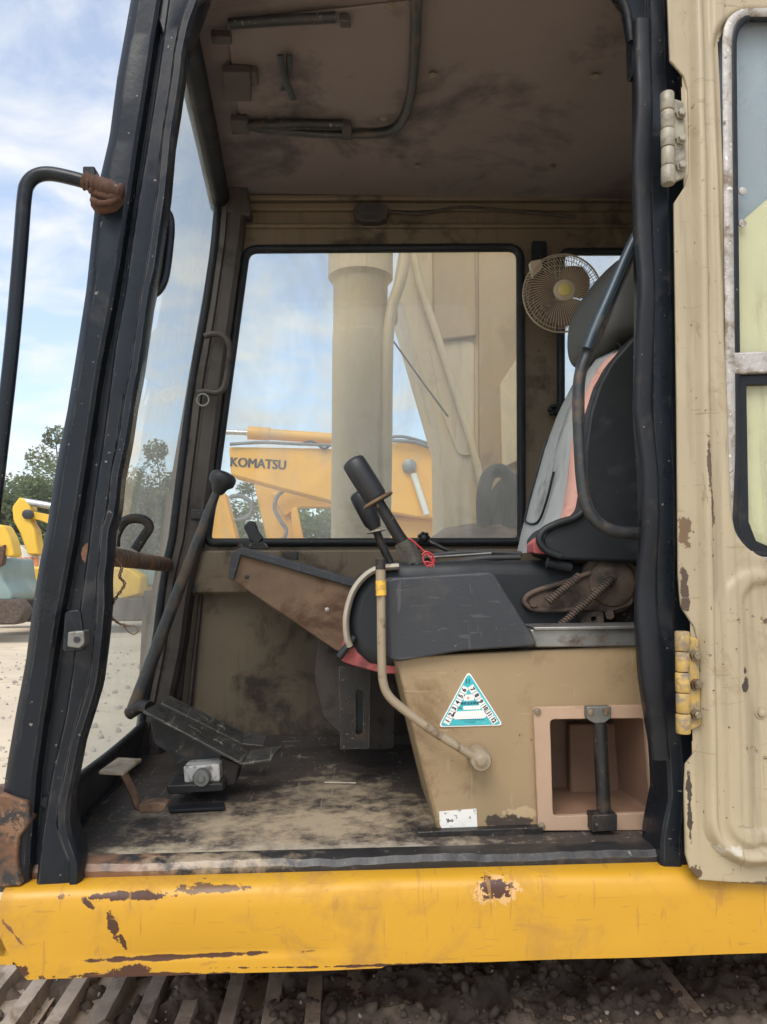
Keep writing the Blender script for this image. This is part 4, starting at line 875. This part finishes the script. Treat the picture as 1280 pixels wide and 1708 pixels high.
o = tube('floor_crack_rope', [PZ(u, v, .004) for u, v in [(230, 1272), (205, 1300), (180, 1325), (158, 1348), (140, 1375), (128, 1395)]], .005, M['rubber'], None, sm=4, ns=6); o.name = 'floor_cord'; tag(o, 'black rubber cord lying along the floor edge by the windscreen', 'cord')
lv = thing('travel_lever', 'tall slanting travel lever with worn round black knob', 'lever', P(222, 1190, .60))
tube('lever_shaft', [P(u, v, .60) for u, v in [(222, 1186), (262, 1080), (300, 980), (335, 890), (352, 845), (366, 810)]], [.0175, .0105], M['tube_grey'], lv, sm=4, ns=12)
tube('lever_foot', [P(216, 1190, .60), P(236, 1178, .58), P(250, 1180, .56)], .016, M['dark_metal'], lv, sm=3, ns=10)
kd = P(373, 794, .60)-P(352, 845, .60)
lathe('lever_knob', [(-.040, .012), (-.034, .017), (-.022, .021), (-.012, .032), (0, .034), (.010, .032), (.017, .024), (.020, .008)], P(372, 799, .60), kd, M['handle_black'], lv, 22)
o = tube('yellow_stick', [PZ(542, 1305, .004), PZ(594, 1306, .004)], .0016, M['piping'], None, sm=0, ns=6); tag(o, 'thin pale yellow stick lying on the worn cab floor', 'stick')
# hanging wire
bm = bmesh.new(); core = smooth_path([P(u, v, .10) for u, v in [(188, 905), (190, 930), (203, 945), (200, 962), (208, 975), (192, 1000), (183, 1022), (196, 1038), (215, 1045)]], 10)
for ph in (0, pi):
    add_tube(bm, [p+Vector((.0022*cos(i*.9+ph), .0022*sin(i*.9+ph), 0)) for i, p in enumerate(core)], .0014, 6)
add_tube(bm, smooth_path([P(u, v, .10) for u, v in [(214, 1044), (224, 1044), (231, 1051), (224, 1058), (213, 1052), (206, 1041)]], 6, True), .0014, 6, True)
tag(from_bm('hanging_wire', bm, M['rust_panel'], None, smooth=True), 'twisted thin wire with a loop hanging from the windscreen bar', 'wire')

# ================================================================== CRAWLER TRACK
trk = thing('crawler_track', 'muddy steel crawler track with raised grouser bars under the deck', 'track', (0, .25, GZ))
TZ = -.375; PT = .246
def shoe_mesh():
    bm = bmesh.new(); L_ = PT-.012; y0, y1 = -.10, .52
    prof = [(-L_/2, 0), (-L_/2, .012)]
    for c in (-.082, .0, .082):
        prof += [(c-.021, .014), (c-.014, .044), (c+.014, .044), (c+.021, .014)]
    prof += [(L_/2, .012), (L_/2, 0)]
    a = [bm.verts.new((x, y0, z)) for x, z in prof]; b = [bm.verts.new((x, y1, z)) for x, z in prof]
    for i in range(len(prof)): j = (i+1) % len(prof); bm.faces.new([a[i], a[j], b[j], b[i]])
    bm.faces.new(a[::-1]); bm.faces.new(b); bmesh.ops.recalc_face_normals(bm, faces=bm.faces)
    me = bpy.data.meshes.new('track_shoe'); bm.to_mesh(me); bm.free(); me.materials.append(M['track_steel']); return me
sm = shoe_mesh(); rnd = random.Random(5)
def put_shoe(x, z, ang):
    o = bpy.data.objects.new('track_shoe', sm); COL.objects.link(o); o.parent = trk
    o.location = Vector((x, 0, z))-WL[trk.name]; o.rotation_euler = (0, ang, 0); o.scale = (1, 1, 1)
R_ = .33; xc0, xc1 = -1.28, 2.2
k = 0
x = xc0
while x < xc1: put_shoe(x, TZ-.012*sin((x-xc0)/(xc1-xc0)*pi), rnd.uniform(-.012, .012)); x += PT
for s, xc in ((-1, xc0-PT*.6), (1, xc1+PT*.2)):
    for i in range(1, 6):
        a = pi*i/6; put_shoe(xc+s*R_*sin(a), TZ-R_+R_*cos(a), s*a)
x = xc0
while x < xc1: put_shoe(x, TZ-2*R_, pi); x += PT
box('track_frame', (xc0-.1, .02, TZ-2*R_+.12), (xc1+.1, .40, TZ-.10), M['mud'], trk, bevel=.04)
for xc in (xc0-.1, xc1+.05): lathe('idler_wheel', [(-.03, .05), (-.03, .10), (0, .12), (0, .29), (.22, .29), (.22, .12), (.25, .05)], (xc, .10, TZ-R_), (0, 1, 0), M['track_steel'], trk, 28)
# mud and stones packed on the track
rnd = random.Random(11); rk = Rocks()
def mud_h(x, y):
    q = Vector((x*9, y*9, 0)); f = mnoise.fractal(q, .9, 2.1, 6)+.35*mnoise.noise(Vector((x*2.2, y*2.2, 4)))
    return TZ+.020+.042*f+.022*max(-.7, min(1, (x+.28)/.40))
NXm, NYm = 420, 120; verts = []; faces = []
for j in range(NYm+1):
    for i in range(NXm+1):
        x = -1.0+2.3*i/NXm; y = -.09+.60*j/NYm; verts.append((x, y, mud_h(x, y)))
for j in range(NYm):
    for i in range(NXm): k = j*(NXm+1)+i; faces.append((k, k+1, k+NXm+2, k+NXm+1))
me = bpy.data.meshes.new('packed_mud'); me.from_pydata(verts, [], faces); tag(link('packed_mud', me, M['mud'], smooth=True), 'dark packed earth caking the track between its bars', 'mud', kind='stuff')
for i in range(3000):
    x = rnd.uniform(-.95, 1.2); y = rnd.uniform(.05, .50)
    dens = .12 if x < -.45 else .5 if x < -.1 else 1.0
    if rnd.random() > dens: continue
    r = rnd.choice((.002, .003, .004, .006, .008, .013))*rnd.uniform(.7, 1.25)
    rk.add(Vector((x, y, max(TZ+.014, mud_h(x, y))+r*.2)), r, rnd)
tag(rk.build('mud', M['mud'], True), 'loose dark crumbs of earth lying on the caked track', 'mud', kind='stuff')
rk = Rocks()
for i in range(110):
    x = rnd.uniform(-.8, .9); r = rnd.uniform(.002, .0065); rk.add(Vector((x, rnd.uniform(.05, .46), 0)), r, rnd); q0 = rk.v[-12:]; cx = sum((p.x for p in q0))/12; cy = sum((p.y for p in q0))/12
    for p in q0: p.z += max(TZ+.02, mud_h(cx, cy))+r*.3
tag(rk.build('pebbles', M['stone']), 'pale small pebbles scattered over the track mud', 'pebbles', kind='stuff')
# slewing platform under the cab, keeps the underside dark
o = box('revolving_frame', (-.60, .20, -.16), (2.2, 2.6, -.065), M['mud'], None, bevel=.01); tag(o, 'dark underside frame carrying the cab above the track', 'frame')

# ================================================================== THIS MACHINE'S BOOM, seen through the far window
bo = thing('boom', 'cream boom with thick hydraulic ram and pipes outside the far window', 'boom', (.5, 2.0, -.1))
YC = 1.45
a = P(602, 905, YC); zb = -.08
x0 = P(602, 905, YC).x; x1 = P(602, 420, YC).x; rr = (P(649, 650, YC).x-P(555, 650, YC).x)/2
axis = Vector((P(602, 420, YC)-P(600, 905, YC))).normalized(); c0 = P(600, 905, YC)-axis*.55
Lc = (P(602, 470, YC)-c0).length; L2 = (P(602, 560, YC)-c0).length
ram = lathe('boom_ram', [(0, rr), (L2, rr), (L2+.002, rr*.975), (Lc-.012, rr*.975), (Lc-.004, rr*1.03), (Lc+.012, rr*1.16), (Lc+.16, rr*1.16), (Lc+.17, rr*1.0), (Lc+.5, rr*.9)], c0, axis, M['cream'], bo, 40)
lathe('ram_rod', [(0, rr*.55), (.9, rr*.55)], c0+axis*(Lc+.45), axis, M['chrome'], bo, 24)
tube('ram_pipe', [P(u, v, YC-.06) for u, v in [(641, 1000), (642, 905), (645, 760), (646, 640), (648, 560), (655, 510), (668, 470), (674, 440), (675, 400), (676, 330)]], .021, M['cream'], bo, sm=5, ns=12)
slab('pipe_clamp', [(632, 505), (664, 505), (664, 535), (632, 535)], YC-.02, .06, M['cream'], bo, bevel=.004)
tube('stay_wire', [P(u, v, YC+.25) for u, v in [(612, 510), (650, 560), (700, 630), (748, 695)]], .004, M['hose'], bo, sm=3, ns=5)
YBm = 1.95
slab('boom_side', [(690, 300), (885, 300), (885, 1000), (742, 1000), (738, 740), (700, 610), (668, 500), (662, 440)], YBm, .42, M['cream'], bo, bevel=.01)
slab('boom_plate', rpoly([(722, 330), (792, 330), (795, 560), (724, 568)], 4), YBm-.035, .04, M['cream_dark'], bo, bevel=.006)
slab('boom_patch', rpoly([(715, 568), (792, 568), (792, 760), (765, 760), (738, 690)], 14), YBm-.012, .02, M['cream'], bo, bevel=.004)
slab('boom_rib', [(798, 310), (882, 310), (882, 990), (800, 990)], YBm-.02, .03, M['cream_dark'], bo, bevel=.006)
tube('boom_flange', [P(u, v, YBm-.04) for u, v in [(688, 400), (700, 470), (730, 560), (762, 660), (790, 750), (806, 830), (812, 930)]], .016, M['cream'], bo, sm=4, ns=10)
slab('smudge_plate', rpoly([(835, 640), (862, 600), (880, 560), (880, 760), (838, 780)], 8), YBm-.05, .03, M['cream'], bo, bevel=.005)  # pale plate standing in for dust smudges on the window glass
hs = thing('hose_bundle', 'dark rubber hose bundle at the boom foot outside the far window', 'hoses', P(830, 905, 1.6))
for k, (pts, r) in enumerate((([(812, 930), (806, 850), (812, 800), (832, 785), (850, 805), (848, 900), (846, 940)], .028), ([(824, 930), (822, 850), (835, 815), (858, 800), (876, 820), (880, 900)], .026), ([(835, 940), (838, 870), (850, 830), (870, 825)], .03))):
    tube('hose', [P(u, v, 1.60+.03*k) for u, v in pts], r, M['hose'], hs, sm=5, ns=10)
dm = lathe('swing_motor', [(0, .27), (.08, .27), (.13, .25), (.18, .17), (.20, .06)], P(812, 905, 1.75)-Vector((0, 0, .12)), (0, 0, 1), M['rust_panel'], None, 28); tag(dm, 'brown domed swing motor housing at the foot of the boom', 'motor')

# ================================================================== ORANGE EXCAVATOR ACROSS THE YARD
YK2 = 10.5
ke = thing('yard_excavator', 'orange excavator with dark lettering on its raised boom across the yard', 'excavator', P(560, 1010, YK2)*1.0)
KM = M['komatsu']
kb_ = slab('boom', rpoly([(382, 745), (560, 748), (700, 735), (760, 760), (770, 870), (690, 862), (560, 838), (470, 815), (385, 792)], 5), YK2, .55, KM, ke, bevel=.03)
for ox in (-.008, .0, .008): text_mesh('lettering', 'KOMATSU', .205, P(431, 774, YK2-.006-ox*.1)+Vector((ox, 0, abs(ox)*.4)), (1, 0, -.06), (.06, 0, 1), M['ink'], kb_, bold=0, depth=.002, squash=.9)
cyl_ = tube('arm_cylinder', [P(414, 722, YK2+.2), P(560, 732, YK2+.2), P(640, 738, YK2+.2)], .088, KM, ke, sm=0, ns=16)
tube('cylinder_collar', [P(414, 722, YK2+.2), P(450, 724, YK2+.2)], .105, KM, cyl_, sm=0, ns=16)
tube('cylinder_rod', [P(340, 719, YK2+.2), P(416, 722, YK2+.2)], .04, M['chrome'], cyl_, sm=0, ns=12)
tube('hose', [P(u, v, YK2-.05) for u, v in [(384, 741), (440, 738), (510, 741), (600, 742), (660, 728), (700, 735), (735, 748)]], .025, M['hose_grey'], ke, sm=4, ns=8)
tube('hose', [P(u, v, YK2-.05) for u, v in [(500, 742), (520, 736), (540, 748), (552, 742)]], .02, M['hose'], ke, sm=4, ns=8)
tube('hose', [P(u, v, YK2-.1) for u, v in [(655, 735), (690, 737), (715, 745), (738, 752)]], .03, M['hose_grey'], ke, sm=4, ns=8)
lathe('boom_pin', [(-.08, .05), (-.06, .11), (.05, .11)], P(683, 778, YK2), (0, 1, 0), M['grey_metal'], ke, 18)
tube('link_rod', [P(690, 790, YK2-.1), P(712, 858, YK2-.1)], .05, M['bg_white'], ke, sm=0, ns=10)
slab('body', [(640, 862), (900, 862), (900, 1000), (660, 1000)], YK2+.3, 2.2, KM, ke, bevel=.08)
for dy_ in (-.2, 2.2):
    slab('track', rpoly([(560, 985), (1010, 985), (1040, 1020), (1000, 1062), (570, 1062), (540, 1020)], 15), YK2+dy_, .6, M['mud'], ke, bevel=.05)
ka = thing('parked_excavator', 'orange excavator arm bent behind the lettered boom, with grey hoses', 'excavator', P(470, 1010, 12.5))
slab('arm', rpoly([(428, 788), (452, 788), (470, 815), (500, 905), (512, 1010), (470, 1010), (446, 905), (424, 808)], 5), 12.5, .4, KM, ka, bevel=.03)
slab('link', rpoly([(452, 822), (640, 812), (640, 848), (500, 846), (474, 862)], 5), 12.4, .3, KM, ka, bevel=.03)
slab('bucket_ear', rpoly([(486, 848), (496, 846), (508, 905), (516, 1000), (492, 1000)], 3), 12.3, .1, KM, ka, bevel=.02)
tube('hose', [P(u, v, 12.2) for u, v in [(550, 815), (495, 815), (468, 822), (458, 845), (468, 868), (478, 885), (470, 905), (455, 920)]], .035, M['hose_grey'], ka, sm=5, ns=8)
tube('hose', [P(u, v, 12.2) for u, v in [(384, 832), (388, 828), (404, 828), (418, 838), (421, 850), (412, 864), (392, 868)]], .04, M['hose_grey'], ka, sm=5, ns=8)
slab('dipper', rpoly([(366, 822), (376, 822), (398, 905), (410, 1000), (360, 1000), (350, 900)], 4), 12.6, .4, KM, ka, bevel=.03)
slab('track', rpoly([(340, 992), (640, 992), (660, 1016), (636, 1042), (344, 1042), (320, 1016)], 10), 12.6, 1.8, M['mud'], ka, bevel=.05)

# ================================================================== YELLOW MACHINES BY THE TREES
YE = 20.0
ye = thing('digger', 'yellow digger with hooked boom and white cab parked by the trees', 'excavator', PZ(110, 1036, GZ))
slab('boom', rpoly([(20, 846), (32, 829), (44, 833), (52, 848), (48, 866), (58, 884), (64, 925), (46, 925), (34, 890), (22, 868)], 4), YE, .5, M['bg_yellow'], ye, bevel=.04)
slab('arm', rpoly([(46, 852), (72, 856), (110, 866), (108, 884), (66, 868), (48, 864)], 3), YE+.1, .4, M['bg_yellow'], ye, bevel=.03)
tube('cylinder', [P(38, 836, YE+.1), P(74, 842, YE+.1), P(130, 852, YE+.1)], .10, M['chrome'], ye, sm=0, ns=10)
lathe('boom_pin', [(-.1, .08), (-.08, .13), (.1, .13)], P(47, 858, YE), (0, 1, 0), M['ink'], ye, 14)
cbn = slab('cab', rpoly([(10, 912), (30, 908), (58, 926), (120, 926), (120, 985), (14, 985)], 3), YE+.2, 1.3, M['bg_white'], ye, bevel=.04)
slab('cab_window', rpoly([(16, 920), (28, 918), (30, 944), (16, 944)], 1), YE+.19, .05, M['bg_teal'], cbn)
for k in range(4): slab('grille_bar', rpoly([(30+k*9, 930), (36+k*9, 929), (36+k*9, 943), (30+k*9, 943)], 1), YE+.15, .08, M['bg_orange'], ye)
slab('body', rpoly([(10, 945), (210, 945), (236, 962), (234, 992), (205, 1000), (16, 1000)], 6), YE-.1, 2.2, M['bg_yellow'], ye, bevel=.06)
slab('engine_cover', rpoly([(150, 928), (272, 928), (272, 978), (150, 978)], 5), YE+.6, 1.6, M['bg_teal'], ye, bevel=.06)
for dy_ in (-.5, 1.9):
    slab('track', rpoly([(-10, 1000), (240, 998), (262, 1016), (240, 1036), (-10, 1038), (-30, 1018)], 8), YE+dy_, .5, M['mud'], ye, bevel=.05)
yf = thing('digger', 'yellow curved digger boom with teal lower body at the edge of the yard', 'excavator', PZ(-60, 1045, GZ))
slab('boom', rpoly([(-60, 876), (-20, 872), (6, 876), (18, 898), (24, 928), (10, 930), (-4, 905), (-60, 900)], 6), YE-3, .5, M['bg_yellow'], yf, bevel=.04)
slab('body', rpoly([(-150, 930), (0, 930), (4, 968), (20, 990), (20, 1002), (-150, 1002)], 6), YE-3, 2.0, M['bg_teal'], yf, bevel=.05)
slab('cylinder_guard', rpoly([(-8, 918), (8, 908), (4, 940), (-8, 950)], 2), YE-3.1, .2, M['rust'], yf)
slab('track', rpoly([(-200, 1000), (30, 1000), (44, 1018), (30, 1042), (-200, 1044)], 8), YE-3.2, .5, M['mud'], yf, bevel=.05)

# ================================================================== TREES
def crown_mesh(seed, m, n=12500):
    r = random.Random(seed); verts = []; faces = []
    cl = [(Vector((r.gauss(0, 1.25), r.gauss(0, 1.2), 3.9+r.gauss(0, 1.15))), r.uniform(.45, 1.0)) for _ in range(40)]
    for i in range(n):
        c, s = r.choice(cl); d = Vector((r.gauss(0, 1), r.gauss(0, 1), r.gauss(0, .8))).normalized()*s*r.uniform(.55, 1.08)
        p = c+d; e = r.uniform(.07, .14); a = Vector((r.gauss(0, 1), r.gauss(0, 1), r.gauss(0, 1))).normalized(); b = a.orthogonal().normalized()
        k = len(verts); verts += [p-a*e, p+b*e*.5, p+a*e, p-b*e*.5]; faces.append((k, k+1, k+2, k+3))
    me = bpy.data.meshes.new('crown'); me.from_pydata(verts, [], faces); me.materials.append(m); return me, cl
def tree_parts(seed, m):
    cm, cl = crown_mesh(seed, m); bm = bmesh.new()
    add_tube(bm, smooth_path([(0, 0, 0), (.08, .05, 1.2), (-.05, 0, 2.4), (.05, .05, 3.8)], 4), [.20, .06], 8)
    for c, s in cl[:14]: add_tube(bm, smooth_path([(0, 0, 1.6+.1*(c.z-3)), Vector((c.x*.4, c.y*.4, c.z*.7)), c], 3), [.07, .02], 5)
    bmesh.ops.recalc_face_normals(bm, faces=bm.faces); tm = bpy.data.meshes.new('trunk'); bm.to_mesh(tm); bm.free(); tm.materials.append(M['bark']); return cm, tm
kinds = [tree_parts(21, M['leaf']), tree_parts(22, M['leaf2']), tree_parts(23, M['leaf'])]
rnd = random.Random(4)
u = -130
i = 0
while u < 760:
    yy = rnd.uniform(29, 36); p = PZ(u, 1000, GZ); p = Vector((P(u, 960, yy).x, yy, GZ)); cm, tm = kinds[i % 3]
    t = thing('tree', ('darker green leafy tree in the row behind the parked diggers' if i % 3 != 1 else 'paler olive leafy tree in the row behind the parked diggers'), 'tree', p, 'dark trees along the far edge of the yard' if i % 3 != 1 else 'pale trees along the far edge of the yard')
    s = rnd.uniform(.84, 1.0); t.scale = (s*1.1, s, s*(1.0 if u < 300 else .72)); t.rotation_euler = (0, 0, rnd.uniform(0, 6))
    for nm, me in (('crown', cm), ('trunk', tm)):
        o = bpy.data.objects.new(nm, me); COL.objects.link(o); o.parent = t
    u += rnd.uniform(48, 66); i += 1
rnd = random.Random(9); verts = []; faces = []
for i in range(30000):
    x = rnd.uniform(-42, 14); y = rnd.uniform(37, 42); z = GZ+rnd.random()**.8*(5.2+.8*sin(x*.7)+.5*sin(x*1.9))*(1 if x < -8 else .7); p = Vector((x, y, z)); e = rnd.uniform(.12, .28)
    a = Vector((rnd.gauss(0, 1), rnd.gauss(0, 1), rnd.gauss(0, 1))).normalized(); b = a.orthogonal().normalized(); k = len(verts); verts += [p-a*e, p+b*e*.5, p+a*e, p-b*e*.5]; faces.append((k, k+1, k+2, k+3))
me = bpy.data.meshes.new('undergrowth'); me.from_pydata(verts, [], faces); tag(link('undergrowth', me, M['leaf']), 'dense green undergrowth filling in behind the row of trees', 'undergrowth', kind='stuff')

# ================================================================== HAZE over the yard
hz = box('haze', (-46, -3, GZ-1), (60, 48, 7.5), None, None); tag(hz, 'thin pale dusty haze hanging over the yard', 'haze', kind='stuff')
hm = bpy.data.materials.new('haze'); hm.use_nodes = True; hm.node_tree.nodes.remove(hm.node_tree.nodes['Principled BSDF'])
pv_ = hm.node_tree.nodes.new('ShaderNodeVolumePrincipled'); pv_.inputs['Color'].default_value = (.93, .95, .97, 1); pv_.inputs['Density'].default_value = .0012
hm.node_tree.links.new(pv_.outputs[0], hm.node_tree.nodes['Material Output'].inputs['Volume']); hz.data.materials.append(hm)
